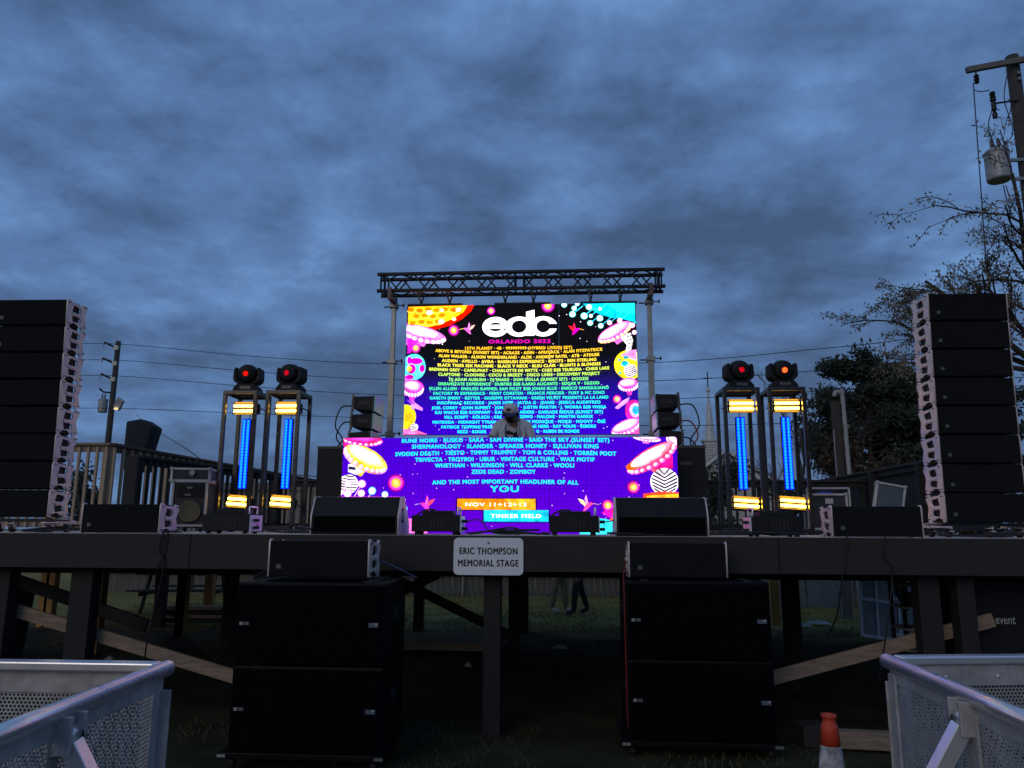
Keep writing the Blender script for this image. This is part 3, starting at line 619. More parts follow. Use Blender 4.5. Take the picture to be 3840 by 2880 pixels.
A = Art(tl).mush(1990, 46, 90, 22, 8, 'FF60D0', 'FFD0F8').mush(2150, 60, 40, 30, 40, 'FF60D0', 'FFFFFF'); A.build('mushroom', lscr)
Art(tl).bird(585, 472, 1.25, 1, ('FF30B0', 'FF4060', 'FF50A0', 'C0A0FF')).build('hummingbird', lscr)
Art(tl).bird(1612, 468, 1.25, -1, ('FF4090', 'FFE090', 'FF90D0', 'FFC060')).build('hummingbird', lscr)
A = Art(tl)
for k in range(60): A.ell(rs.uniform(300, 1950), rs.uniform(50, 620), 3, 3, 'FFC8F0', 1, n=6)
tag(A.build('star', lscr), 'tiny stars scattered over the lower screen picture', kind='stuff')
A = Art(tl).poly([(778, 428), (1292, 428), (1292, 510), (1372, 510), (1372, 583), (950, 583), (950, 510), (778, 510)], '180060', 1).poly([(787, 434), (1284, 434), (1284, 503), (787, 503)], 'FF7A10', 2, 1.15).poly([(1100, 434), (1284, 434), (1284, 503), (1130, 503)], 'FFA020', 3, 1.1).poly([(958, 505), (1366, 505), (1366, 577), (958, 577)], '18C0E8', 2, 1.1); A.build('caption_box', lscr)
cy = emit('18E0EC', 1.5); wh = emit('FFF4E8', 1.6)
rows(lscr, tl, [("RUNE NOIRE · RUSKO · SAKA · SAM DIVINE · SAID THE SKY (SUNSET SET)", 418, 1755, 53, -.012), ("SHERMANOLOGY · SLANDER · SPEAKER HONEY · SULLIVAN KING", 485, 1686, 94, -.008), ("SVDDEN DEATH · TIËSTO · TIMMY TRUMPET · TOM & COLLINS · TORREN FOOT", 378, 1797, 135, -.022),
     ("TRIVECTA · TROYBOI · UBUR · VINTAGE CULTURE · WAX MOTIF", 508, 1660, 178, -.014), ("WHETHAN · WILKINSON · WILL CLARKE · WOOLI", 638, 1530, 218, -.012), ("ZEDS DEAD · ZOMBOY", 876, 1285, 260, 0), ("AND THE MOST IMPORTANT HEADLINER OF ALL", 624, 1556, 323, -.03)], .049, lambda y: cy, LW)
rows(lscr, tl, [("YOU", 997, 1178, 369, 0)], .076, lambda y: cy, LW); rows(lscr, tl, [("NOV 11+12+13", 840, 1228, 469, 0), ("TINKER FIELD", 1002, 1320, 541, 0)], .044, lambda y: wh, LW)
for x in (-1.4, -.5, .5, 1.4): MB().bar((x, .08, 0), (x, .08, LH - .05), .05, .05).bar((x, .08, .7), (x, .5, .02), .04, .04).build('support_leg', DKM, lscr)

# ================================================================== truss and lifting masts
tr = thing('roof_truss', 'black square aluminium box truss spanning above the upper screen', 'truss', (-.145, 3.3, 4.84))
TL = 3.88; h = .235
TRB = mat('truss_black', (.012, .012, .013), .4, .3)
for y in (0, h):
    for z in (0, h): MB().tube([(-TL / 2, y, z), (TL / 2, y, z)], .026, 10).build('chord', TRB, tr, smooth=False)
nd = 9; stp = (TL / 2 - .16) / nd * 2
tri = []
for half in (-1, 1):
    for face in range(4):
        P = {0: lambda x, q: (x, 0, q * h), 1: lambda x, q: (x, h, q * h), 2: lambda x, q: (x, q * h, 0), 3: lambda x, q: (x, q * h, h)}[face]
        x0 = .06 * half; n = 9; d = (TL / 2 - .16) / n
        for i in range(n):
            a, b = (i % 2, 1 - i % 2) if face in (0, 3) else (1 - i % 2, i % 2)
            MB().tube([P(x0 + half * i * d, a), P(x0 + half * (i + 1) * d, b)], .011, 6, False).build('lacing', TRB, tr)
for x in (-TL / 2 + .05, -TL / 2 + .1, -.06, .06, TL / 2 - .1, TL / 2 - .05):
    MB().tube([(x, 0, 0), (x, 0, h)], .013, 6).tube([(x, h, 0), (x, h, h)], .013, 6).tube([(x, 0, 0), (x, h, 0)], .013, 6).tube([(x, 0, h), (x, h, h)], .013, 6).build('end_frame', TRB, tr)
for i, x in enumerate((-1.51, -1.116, -.35, .037, .81, 1.21)):
    t = thing('hanging_strap', '%s hanging strap from the left between truss and upper screen' % ['first', 'second', 'third', 'fourth', 'fifth', 'sixth'][i], 'strap', (x, 3.42, 4.84), group='hanging straps under the truss')
    MB().bar((-.035, -.1, .0), (0, .08, -.125), .022, .006, (0, 1, 0)).bar((.035, .11, .0), (0, .085, -.125), .022, .006, (0, 1, 0)).build('strap', TRB, t)
    MB().lathe([(.02, -.012), (.026, 0), (.02, .012)], (0, .08, -.14), 12, 'Y').build('shackle', DKM, t)
for side, x in (('left', -1.9), ('right', 1.605)):
    t = thing('lifting_mast', 'galvanised telescopic lifting mast holding up the %s end of the truss' % side, 'mast', (x, 3.55, DZ), group='lifting masts')
    MB().box(-.047, .047, -.047, .047, .02, 1.30).build('outer_mast', GALV, t, .006)
    MB().box(-.037, .037, -.037, .037, 1.31, 2.30).build('middle_mast', GALV, t, .005)
    MB().box(-.030, .030, -.030, .030, 2.31, 3.12).build('inner_mast', GALV, t, .005)
    for z in (1.27, 2.27, 3.06):
        c = MB().box(-.056, .056, -.056, .056, z, z + .06).build('collar', GALV, t, .004)
        MB().tube([(.06, 0, z + .04), (.13, 0, z + .04)], .008, 8).lathe([(.01, .0), (.028, .004), (.028, .018), (.01, .022)], (.12, 0, z + .04), 12, 'X').build('locking_knob', DKM, c)
        MB().tube([(-.06, 0, z + .02), (-.14, 0, z + .02)], .01, 8).build('crank_pin', DKM, c)
    MB().box(-.035, .035, -.28, .06, 3.12, 3.16).box(-.025, .025, -.31, -.275, 3.10, 3.27).box(-.02, .03, .03, .07, 3.04, 3.22).build('truss_bracket', mat('bracket_red', (.12, .085, .08), .5, .5), t, .004)
    for a in range(4):
        q = R(45 + 90 * a); MB().tube([(.05 * math.cos(q), .05 * math.sin(q), .3), (.55 * math.cos(q), .55 * math.sin(q), .02)], .02, 8).build('outrigger', GALV, t)

# ================================================================== light towers
AMB = bpy.data.materials.new('amber_led'); AMB.use_nodes = True; t_ = AMB.node_tree; t_.nodes.clear()
e_ = t_.nodes.new('ShaderNodeEmission'); e_.inputs[0].default_value = (1, .52, .045, 1); e_.inputs[1].default_value = 20
o_ = t_.nodes.new('ShaderNodeOutputMaterial'); t_.links.new(e_.outputs[0], o_.inputs[0])
BLU = emit('0010FF', 11.0, True); BLC = emit('18A0FF', 1.5, False); RED = emit('F01810', 1.1, True); REDH = emit('FF5020', 3, True); REDD = emit('E81028', .8, True)
TH = 1.865; TW = .47; TD = .5
def tower(label):
    t = thing('light_tower', label, 'light tower', group='light towers')
    pm = MB().box(-.024, .024, -.024, .024, 0, TH - .048).mesh('post', STEEL)
    for x in (-TW / 2 + .024, TW / 2 - .024):
        for y in (.024, TD - .024): put('post', pm, t, .003, loc=(x, y, 0))
    for y in (.024, TD - .024):
        for z in (TH - .024, .06): MB().box(-TW / 2, TW / 2, y - .024, y + .024, z - .0235, z + .0235).build('cross_rail', STEEL, t, .003)
    for x in (-TW / 2 + .024, TW / 2 - .024):
        for z in (TH - .024, .06): MB().box(x - .0235, x + .0235, .049, TD - .049, z - .023, z + .023).build('cross_rail', STEEL, t, .003)
    MB().box(-TW / 2 + .05, TW / 2 - .05, .05, TD - .05, TH - .03, TH - .012).build('top_plate', mat('tower_ply', (.10, .075, .055), .7), t)
    for z, rx, ry, nm in ((TH - .225, 0, 0, 'u'), (.385, R(-18), R(4), 'l')):
        b = MB().box(-.16, .16, -.02, .07, -.075, .075).build('strobe_light', DKM, t, .004, loc=(.025, .16, z), rot=(rx, ry, 0))
        for dz in (-.034, .034): MB().tube([(-.15, -.03, dz), (.15, -.03, dz)], .019, 12).build('lamp_tube', AMB, b)
        RFL = mat('fin_and_halo_wing', (.10, .075, .05), .5, .3, var=.05)
        for sz in (-1, 1): MB().add([(-.165, -.021, sz * .068), (.165, -.021, sz * .068), (.172, -.045, sz * .084), (-.172, -.045, sz * .084), (-.165, -.017, sz * .07), (.165, -.017, sz * .07), (.172, -.041, sz * .087), (-.172, -.041, sz * .087)], [(0, 1, 2, 3), (7, 6, 5, 4), (3, 2, 6, 7), (0, 3, 7, 4), (1, 5, 6, 2), (0, 4, 5, 1)]).build('added_halo_wing', RFL, b)  # wings added around the tubes to catch amber light like a halo
        for k in range(24): MB().box(-.15 + k * .0127, -.147 + k * .0127, -.05, -.021, -.012, .012).build('reflector_fin', RFL, b)
        MB().tube([(-.17, .03, 0), (-.20, .03, 0), (-.20, .2, 0)], .008, 6).tube([(.17, .03, 0), (.2, .03, 0), (.2, .2, 0)], .008, 6).box(.13, .17, .02, .08, -.06, .06).build('yoke', DKM, b)
    b = MB().box(-.06, .06, 0, .05, .565, 1.51).build('batten_light', DKM, t, .004, loc=(.02, .22, 0), rot=(R(0), 0, 0))
    cell = MB().box(-.0135, .0135, -.007, -.001, .002, .037).mesh('led_cell', BLC); bk = MB().box(-.021, .021, -.0008, .003, .575, 1.5).mesh('led_strip', BLU)
    for sx in (-1, 1):
        put('led_strip', bk, b, loc=(sx * .029, -.004, 0))
        for k in range(22): put('led_cell', cell, b, loc=(sx * .029, -.004, .58 + k * .0417))
    for cx_ in (-.19, .19):
        for cy_ in (.04, TD - .04): MB().lathe([(.025, -.0), (.025, .03)], (cx_, cy_, 0), 10).build('foot', RUB, t)
    MB().tube(smooth_path([(.02, .26, 1.5), (.03, .3, 1.56), (.02, .26, 1.60)], 4), .006, 6).build('power_cord', CBL, t)
    return t
tw0 = tower('outer light tower on the left with amber bars and a blue batten')
TX = [(-3.88, 3.25, R(-1)), (-3.29, 3.25, 0), (2.715, 3.3, R(1)), (3.285, 3.3, R(-1))]
tw0.location = (TX[0][0], TX[0][1], DZ); tw0.rotation_euler = (0, 0, TX[0][2])
for i, lab in ((1, 'inner light tower on the left beside the upper screen'), (2, 'inner light tower on the right in front of the church'), (3, 'outer light tower on the right with a bright red spotlight on top')):
    dup(tw0, lab, (TX[i][0], TX[i][1], DZ), TX[i][2])
def moving_head(label, loc, rz, lens, tilt):
    t = thing('moving_head_light', label, 'stage light', loc, rz, 'moving head lights on the towers')
    MB().prism([(-.17, 0), (.17, 0), (.165, .05), (.115, .105), (-.115, .105), (-.165, .05)], -.12, .12, 'Y').build('base', BLK, t, .01)
    MB().box(-.075, .075, -.1225, -.119, .03, .075).build('display_panel', mat('display_dark', (.05, .045, .04), .3), t)
    for x, s in ((-.045, .025), (.0, .014), (.045, .02)): MB().box(x - s / 2, x + s / 2, -.1245, -.1227, .046, .06).build('button', mat('button_grey', (.3, .3, .29), .4), t)
    y = MB().box(-.075, .075, -.06, .06, .105, .15).build('yoke', BLK, t, .01)
    for sx in (-1, 1): MB().prism([(sx * .05, .108), (sx * .13, .115), (sx * .175, .15), (sx * .186, .19), (sx * .180, .31), (sx * .165, .335), (sx * .138, .335), (sx * .138, .22), (sx * .118, .165), (sx * .07, .125), (sx * .05, .122)], -.09, .10, 'Y').build('yoke_arm', BLK, t, .012)
    hd = MB().lathe([(.02, .15), (.085, .14), (.122, .08), (.134, 0), (.13, -.07), (.118, -.115), (.1, -.138), (.06, -.14)], (0, 0, 0), 28, 'Y').build('head', BLK, t, smooth=True, loc=(0, 0, .255), rot=(R(tilt), 0, 0))
    MB().lathe([(.035, -.1402), (.03, -.150), (.018, -.156), (.002, -.158)], (0, 0, 0), 20, 'Y').build('lens', lens, hd, smooth=True)
    MB().lathe([(.06, -.139), (.058, -.146), (.042, -.146), (.042, -.139)], (0, 0, 0), 20, 'Y').build('lens_ring', DKM, hd, smooth=True)
    return t
HZ = DZ + TH + .002
moving_head('moving head light with red lens on the outermost left tower', (-3.86, 3.45, HZ), R(4), RED, 6)
moving_head('moving head light with crimson lens on the inner left tower', (-3.26, 3.45, HZ), R(-10), REDD, 4)
moving_head('moving head light with crimson lens on the inner right tower', (2.73, 3.5, HZ), R(8), REDD, 6)
moving_head('moving head light with glaring orange red lens on the outermost right tower', (3.29, 3.5, HZ), R(2), REDH, 10)

# ================================================================== booth monitors on pedestals
AVT = mat('grille_screen_lit', (.20, .40, .43), .4, .5, var=.1); AVL = mat('raised_logo', (.035, .035, .036), .5)  # teal light of the upper screen painted into the grille colour
def booth_monitor(name, label, grp, sx):
    # side panel faces the audience, grille faces the booth
    t = thing(name, label, 'loudspeaker', group=grp)
    MB().prism([(sx * -.02, .004), (sx * -.02, .194), (sx * -.27, .178), (sx * -.29, .165), (sx * -.29, .04), (sx * -.27, .025)], 0, .46, 'Y').build('cabinet', BLK, t, .006)
    MB().box(min(0, -sx * .019), max(0, -sx * .019), -.004, .464, .002, .196).build('grille', AVT, t, .003)
    me = xform(text_mesh('AVA', .15, .055, .012, 1.0), lambda c: Vector((c.x, 0, c.y))); me.materials.append(AVL); put('raised_lettering', me, t, loc=(-sx * .14, -.0025, .105))
    MB().box(min(-sx * .268, -sx * .30), max(-sx * .268, -sx * .30), -.008, -.0005, -.02, .2).build('rigging_bar', mat('rigging_brown', (.06, .05, .045), .5, .4), t, .002)
    MB().box(min(-sx * .02, -sx * .045), max(-sx * .02, -sx * .045), -.008, -.0005, .0, .195).build('rigging_bar', DKM, t, .002)
    for z in (.03, .17): MB().lathe([(.008, 0), (.008, -.012)], (-sx * .285, -.008, z), 8, 'Y').build('pin', GALV, t)
    return t
for side, sx, x, px0, px1 in (('left', 1, -1.90, -2.53, -1.93), ('right', -1, 1.56, 1.50, 2.085)):
    p = thing('speaker_pedestal', 'tall black box pedestal under the booth monitors on the %s' % side, 'pedestal', ((px0 + px1) / 2, 2.5, DZ), group='booth monitor pedestals')
    hw = (px1 - px0) / 2
    MB().box(-hw, hw, 0, .62, .03, .995).build('body', BLK, p, .006); MB().box(-hw - .006, hw + .006, -.006, .626, .995, 1.03).build('top', mat('pedestal_top', (.05, .04, .03), .6), p, .004)
    for fx in (-hw + .05, hw - .05):
        for fy in (.06, .56): MB().lathe([(.025, 0), (.025, .03)], (fx, fy, 0), 10).build('foot', RUB, p)
    MB().box(.0, .13, -.003, .001, .80, .84).build('label_strip', mat('strip_tan', (.07, .055, .04), .5), p)
    fst = None
    for k in range(3):
        lab = '%s of three small booth monitor speakers on the %s pedestal' % (['bottom', 'middle', 'top'][k], side)
        if fst is None: fst = q = booth_monitor('booth_monitor', lab, '%s booth monitor stack' % side, sx)
        else: q = dup(fst, lab)
        q.location = (x + sx * (.012 * k), 2.62, 2.64 + k * .217); q.rotation_euler = (0, sx * R(1.5 * (k - 1) + 1), 0)
    cx = x - sx * .29
    for k in range(3):
        z = 2.76 + k * .2; sd_ = ['lowest', 'middle', 'uppermost'][k]
        cable('%s looping cable behind the booth monitors on the %s' % (sd_, side), [(cx, 2.75, z), (cx - sx * (.1 + .03 * k), 2.78, z - .01), (cx - sx * (.19 + .02 * k), 2.8, z - .12 - .06 * k), (cx - sx * .12, 2.82, z - .24 - .1 * k), (cx - sx * .18, 2.85, 2.44), (cx - sx * .05, 2.95, 2.2)], .009, CBLR if side == 'right' and k == 1 else CBL, group='booth monitor cables')

# ================================================================== booth table and gear
t = thing('dj_table', 'folding table behind the lower screen carrying the decks', 'table', (-.2, 2.3, DZ))
MB().box(-.95, .95, 0, .6, .90, .93).build('table_top', DKM, t, .004)
for x in (-.9, .9):
    for y in (.05, .55): MB().tube([(x, y, 0), (x, y, .9)], .018, 8).build('leg', ALU, t)
for nm, x0, x1, lab in (('dj_mixer', -.16, .16, 'black mixer in the middle of the booth table'), ('media_player', -.55, -.22, 'black media player left of the mixer on the booth table'), ('media_player', .22, .55, 'black media player right of the mixer on the booth table')):
    q = thing(nm, lab, 'mixer' if nm == 'dj_mixer' else 'media player', (-.2 + (x0 + x1) / 2, 2.42, DZ + .931)); hw = (x1 - x0) / 2
    MB().box(-hw, hw, 0, .4, 0, .10).build('body', DKM, q, .006)
    if nm == 'media_player': MB().lathe([(.10, 0), (.10, .012), (.09, .018)], (0, .17, .101), 24).build('jog_wheel', ALUD, q, smooth=False); MB().box(-.08, .08, .29, .38, .101, .125).build('screen', GRL, q)
    else:
        for i in range(4):
            for k in range(4): MB().lathe([(.009, 0), (.007, .018)], (-.11 + i * .07, .12 + k * .07, .101), 10).build('knob', RUB, q)

# ================================================================== people
SKIN = mat('skin_dark_tan', (.24, .135, .09), .6, var=.15); SHIRT = mat('shirt_white', (.50, .50, .53), .85, var=.12, scale=9, bump=.3, bscale=20); PRN = mat('shirt_print', (.02, .022, .03), .8)
JEAN = mat('trousers_black', (.012, .012, .014), .85); KHA = mat('trousers_khaki', (.24, .19, .12), .85, var=.2, bump=.4, bscale=18); SHOE = mat('shoes_dark', (.02, .02, .02), .6); SHOEW = mat('shoes_white', (.45, .42, .38), .6); HAIR = mat('hair_black', (.012, .010, .009), .7)
def body(name, J, E, mats, parent, extra=None, levels=2):
    keys = list(J); me = bpy.data.meshes.new(name); me.from_pydata([J[k][0] for k in keys], [(keys.index(a), keys.index(b)) for a, b, _ in E], [])
    o = bpy.data.objects.new(name, me); C.objects.link(o)
    sk_ = o.modifiers.new('skin', 'SKIN'); sk_.use_smooth_shade = True
    for i, k in enumerate(keys):
        r = J[k][1]; r = r if isinstance(r, tuple) else (r, r); me.skin_vertices[0].data[i].radius = r; me.skin_vertices[0].data[i].use_root = (i == 0)
    ss = o.modifiers.new('sub', 'SUBSURF'); ss.levels = ss.render_levels = levels
    dg = bpy.context.evaluated_depsgraph_get(); dg.update(); nm = bpy.data.meshes.new_from_object(o.evaluated_get(dg))
    bpy.data.objects.remove(o); nm.materials.clear()
    for m in mats: nm.materials.append(m)
    seg = [(Vector(J[a][0]), Vector(J[b][0]), mi) for a, b, mi in E]
    for p in nm.polygons:
        c = p.center; best = (9, 0)
        for a, b, mi in seg:
            d = b - a; t = max(0, min(1, (c - a).dot(d) / d.length_squared)); q = (c - a - d * t).length
            if q < best[0]: best = (q, mi)
        p.material_index = best[1]
        if extra: p.material_index = extra(c, p.normal, p.material_index)
        p.use_smooth = True
    return put(name, nm, parent)
def hand(J, E, key, base, d, side, mi):
    b = Vector(base); d = Vector(d).normalized(); sv = d.cross(Vector((0, 0, 1))).normalized() * side
    J[key + 'palm'] = (b + d * .05, (.035, .016)); E.append((key, key + 'palm', mi))
    for i, (o, l) in enumerate(((-.027, .07), (-.009, .082), (.009, .078), (.027, .06))):
        J[key + 'f%d' % i] = (b + d * .09 + sv * o, .010); J[key + 'g%d' % i] = (b + d * (.09 + l * .6) + sv * o * 1.1 + Vector((0, 0, -.012)), .009); J[key + 't%d' % i] = (b + d * (.09 + l) + sv * o * 1.1 + Vector((0, 0, -.035)), .008)
        E += [(key + 'palm', key + 'f%d' % i, mi), (key + 'f%d' % i, key + 'g%d' % i, mi), (key + 'g%d' % i, key + 't%d' % i, mi)]
    J[key + 'th'] = (b + d * .05 - sv * .045, .011); J[key + 'tt'] = (b + d * .085 - sv * .06 + Vector((0, 0, -.01)), .009); E += [(key + 'palm', key + 'th', mi), (key + 'th', key + 'tt', mi)]

dj = thing('person', 'person in white cap and open white shirt leaning over the booth', 'person', (-.2, 2.98, DZ))
J = {'pel': ((0, .12, .92), (.17, .12)), 'wai': ((0, .08, 1.05), (.165, .12)), 'che': ((0, .0, 1.21), (.185, .125)), 'uch': ((0, -.05, 1.325), (.15, .10)), 'nec': ((0, -.095, 1.405), .058), 'jaw': ((-.025, -.165, 1.415), .062), 'sku': ((-.02, -.135, 1.49), .083), 'nos': ((-.035, -.245, 1.425), .012),
     'shl': ((.185, -.03, 1.31), .078), 'ell': ((.27, -.06, 1.06), .055), 'wrl': ((.2, -.34, 1.09), .034), 'shr': ((-.185, -.03, 1.315), .078), 'elr': ((-.285, -.03, 1.09), .048), 'wrr': ((-.22, -.32, 1.09), .034),
     'sll': ((.235, -.055, 1.16), .070), 'slr': ((-.245, -.02, 1.19), .070),
     'hl': ((.1, .1, .86), .09), 'kl': ((.12, .06, .47), .065), 'al': ((.12, .12, .09), .045), 'tl': ((.13, -.08, .045), .04), 'hr': ((-.1, .1, .86), .09), 'kr': ((-.12, .06, .47), .065), 'ar': ((-.12, .12, .09), .045), 'tr': ((-.13, -.08, .045), .04)}
E_ = [('pel', 'wai', 1), ('wai', 'che', 1), ('che', 'uch', 1), ('uch', 'nec', 0), ('nec', 'jaw', 0), ('jaw', 'sku', 0), ('jaw', 'nos', 0), ('uch', 'shl', 1), ('shl', 'sll', 1), ('sll', 'ell', 0), ('ell', 'wrl', 0), ('uch', 'shr', 1), ('shr', 'slr', 1), ('slr', 'elr', 0), ('elr', 'wrr', 0),
      ('pel', 'hl', 2), ('hl', 'kl', 2), ('kl', 'al', 2), ('al', 'tl', 3), ('pel', 'hr', 2), ('hr', 'kr', 2), ('kr', 'ar', 2), ('ar', 'tr', 3)]
hand(J, E_, 'wrl', J['wrl'][0], (-.2, -1, -.15), 1, 0); hand(J, E_, 'wrr', J['wrr'][0], (.2, -1, -.15), -1, 0)
def djx(c, n, m):
    if m == 1 and n.y < -.2 and abs(c.x + .005) < .075 and 1.02 < c.z < 1.24 and noise.noise((c.x * 22, 0, c.z * 16)) > -.12: return 4
    return m
body('body', J, E_, [SKIN, SHIRT, JEAN, SHOE, PRN], dj, djx)
# shirt panels, beard, hair, cap
sh = MB()
for sx in (-1, 1):
    P = [(sx * .05, -.125, 1.385), (sx * .09, -.15, 1.30), (sx * .085, -.175, 1.18), (sx * .11, -.14, 1.05), (sx * .13, -.06, .93), (sx * .19, -.05, .93), (sx * .185, -.11, 1.05), (sx * .165, -.15, 1.2), (sx * .15, -.12, 1.32), (sx * .10, -.08, 1.40)]
    sh.add([Vector(p) for p in P] + [Vector(p) + Vector((0, .012, 0)) for p in P], [tuple(range(10)), tuple(range(19, 9, -1))] + [(i, (i + 1) % 10, 10 + (i + 1) % 10, 10 + i) for i in range(10)])
sh.build('open_shirt', SHIRT, dj, smooth=False)
cap = MB().lathe([(.094, 0), (.098, .02), (.094, .055), (.075, .085), (.04, .10), (.002, .105)], (0, 0, 0), 20).build('cap', SHIRT, dj, smooth=True, loc=(-.018, -.128, 1.492), rot=(R(26), R(6), 0))
bm_ = MB(); n = 12; top = []; 
for k in range(n + 1): a = R(200 + 140 * k / n); top.append((.096 * math.cos(a), .098 * math.sin(a) - (.075 if 1 else 0) * math.sin(R(180 * k / n)), .01 - .018 * math.sin(R(180 * k / n))))
for k in range(n + 1): a = R(200 + 140 * k / n); top.append((.094 * math.cos(a), .094 * math.sin(a), .012))
bm_.add(top + [(x, y, z - .006) for x, y, z in top], [(k, k + 1, n + 2 + k, n + 1 + k) for k in range(n)] + [(2 * n + 2 + k, 3 * n + 3 + k, 3 * n + 4 + k, 2 * n + 3 + k) for k in range(n)] + [(k, 2 * n + 2 + k, 2 * n + 3 + k, k + 1) for k in range(n)])
bm_.build('brim', mat('cap_navy', (.012, .02, .09), .7), cap)
MB().box(-.028, .028, -.1, -.088, .025, .06).build('patch', mat('cap_patch', (.12, .03, .05), .7), cap, loc=(-.02, 0, 0), rot=(R(-6), 0, 0))
MB().lathe([(.004, -.075), (.04, -.066), (.056, -.04), (.058, -.02), (.05, -.012)], (-.03, -.178, 1.432), 16).build('beard', HAIR, dj, smooth=True, rot=(0, 0, 0))
MB().lathe([(.002, -.10), (.06, -.09), (.088, -.04), (.088, .02), (.06, .05)], (-.012, -.080, 1.47), 16).build('hair', HAIR, dj, smooth=True)
MB().tube([(-.10, -.15, 1.45), (-.11, -.13, 1.46), (-.11, -.12, 1.50)], .018, 8).tube([(.06, -.14, 1.45), (.078, -.13, 1.46), (.082, -.12, 1.5)], .018, 8).build('headphones', RUB, dj, smooth=True)
MB().tube(smooth_path([(.06, -.15, 1.44), (.06, -.21, 1.33), (.065, -.2, 1.18), (.07, -.2, 1.06)], 6), .005, 6).build('headphone_cord', CBL, dj)

def walker(label, loc, rz, trou, shirt, shoe, stride, hh=1.0):
    t = thing('person', label, 'person', loc, rz)
    J = {'pel': ((0, 0, .96), (.15, .11)), 'wai': ((0, 0, 1.08), (.15, .10)), 'che': ((0, -.01, 1.28), (.17, .11)), 'uch': ((0, 0, 1.42), (.13, .09)), 'nec': ((0, -.01, 1.52), .055), 'jaw': ((0, -.04, 1.58), .065), 'sku': ((0, -.01, 1.67), .088), 'nos': ((0, -.125, 1.6), .012),
         'shl': ((.19, 0, 1.43), .065), 'ell': ((.24, .02, 1.14), .046), 'wrl': ((.22, -.08, .9), .033), 'shr': ((-.19, 0, 1.43), .065), 'elr': ((-.24, .02, 1.14), .046), 'wrr': ((-.22, -.08, .9), .033),
         'hl': ((.09, 0, .9), .095), 'kl': ((.11, -stride * .45, .5), .072), 'al': ((.11, -stride * .6, .09), .055), 'tl': ((.12, -stride * .6 - .17, .04), .042), 'hr': ((-.09, 0, .9), .095), 'kr': ((-.11, stride * .3, .5), .072), 'ar': ((-.11, stride * .8, .1), .055), 'tr': ((-.12, stride * .8 - .17, .04), .042)}
    E_ = [('pel', 'wai', 2), ('wai', 'che', 1), ('che', 'uch', 1), ('uch', 'nec', 0), ('nec', 'jaw', 0), ('jaw', 'sku', 0), ('jaw', 'nos', 0), ('uch', 'shl', 1), ('shl', 'ell', 1), ('ell', 'wrl', 0), ('uch', 'shr', 1), ('shr', 'elr', 1), ('elr', 'wrr', 0), ('pel', 'hl', 2), ('hl', 'kl', 2), ('kl', 'al', 2), ('al', 'tl', 3), ('pel', 'hr', 2), ('hr', 'kr', 2), ('kr', 'ar', 2), ('ar', 'tr', 3)]
    hand(J, E_, 'wrl', J['wrl'][0], (0, -.2, -1), 1, 0); hand(J, E_, 'wrr', J['wrr'][0], (0, -.2, -1), -1, 0)
    body('body', J, E_, [SKIN, shirt, trou, shoe], t)
    MB().lathe([(.06, -.02), (.092, .02), (.088, .06), (.05, .095), (.002, .1)], (0, .005, 1.665), 16).build('hair', HAIR, t, smooth=True)
    return t
walker('person in khaki trousers and white shoes seen walking beyond the stage', (.30, 9.5, 0), R(70), KHA, SHIRT, SHOEW, .16)
walker('person in black trousers and dark shoes seen walking beyond the stage', (.70, 9.35, 0), R(-65), JEAN, JEAN, SHOE, .30)

# ================================================================== road cases and other stage kit
def road_case(name, label, loc, rz, sx, sy, sz, front=None, rot=None, wheels=False, body_m=LBRK):
    t = thing(name, label, 'road case', loc, rz, rot=rot)
    z0 = .08 if wheels else 0
    MB().box(-sx / 2 + .008, sx / 2 - .008, .008, sy - .008, z0 + .008, z0 + sz - .008).build('panel', body_m, t)
    for x in (-sx / 2, sx / 2):
        for y in (0, sy): MB().cbox((x * .985, y * .985 + .0, z0 + sz / 2), .03, .03, sz - .02).build('edge_trim', ALUD, t, .004)
    for z in (z0, z0 + sz):
        for y in (0, sy): MB().cbox((0, y * .985, z), sx - .03, .028, .028).build('edge_trim', ALUD, t, .004)
        for x in (-sx / 2, sx / 2): MB().cbox((x * .985, sy / 2, z), .028, sy - .03, .028).build('edge_trim', ALUD, t, .004)
    for x in (-sx / 2, sx / 2):
        for y in (0, sy):
            for z in (z0, z0 + sz): MB().cbox((x, y, z), .05, .05, .05).build('ball_corner', GALV, t, .014)
    if wheels:
        for x in (-sx / 2 + .06, sx / 2 - .06):
            for y in (.06, sy - .06): MB().tube([(x - .015, y, .036), (x + .015, y, .036)], .036, 12).build('wheel', RUB, t)
    return t
t = road_case('amplifier_rack', 'tall dark amplifier rack with round fan beside the left towers', (-4.36, 3.05, DZ), R(12), .42, .55, .56, wheels=True, body_m=mat('rack_brown', (.022, .020, .017), .5))
MB().lathe([(.13, 0), (.135, -.012), (.12, -.016), (.118, -.004)], (.02, -.004, .26), 28, 'Y').build('fan_ring', mat('fan_tan', (.16, .13, .07), .5), t, smooth=True)
for k in range(5): MB().lathe([(.105 - k * .02, -.004), (.107 - k * .02, -.010), (.1 - k * .02, -.010), (.1 - k * .02, -.004)], (.02, -.003, .26), 24, 'Y').build('fan_guard', mat('fan_tan', (.16, .13, .07), .5), t)
MB().box(-.16, .17, -.006, 0.006, .44, .60).build('control_panel', BLK, t, .004)
for x, z in ((.0, .56), (-.02, .47)): MB().box(x - .035, x + .035, -.012, -.0065, z - .012, z + .012).build('control_plate', mat('plate_tan', (.2, .19, .16), .4), t)
MB().lathe([(.018, -.006), (.014, -.02)], (0, 0, .52), 14, 'Y').build('knob', RUB, t)
for z in (.22, .36, .5): MB().box(-.222, -.214, .2, .32, z - .04, z + .04).build('latch', GALV, t, .003)
t = road_case('small_road_case', 'small silver edged case lying on the amplifier rack', (-4.40, 3.12, DZ + .655), R(10), .48, .38, .15)
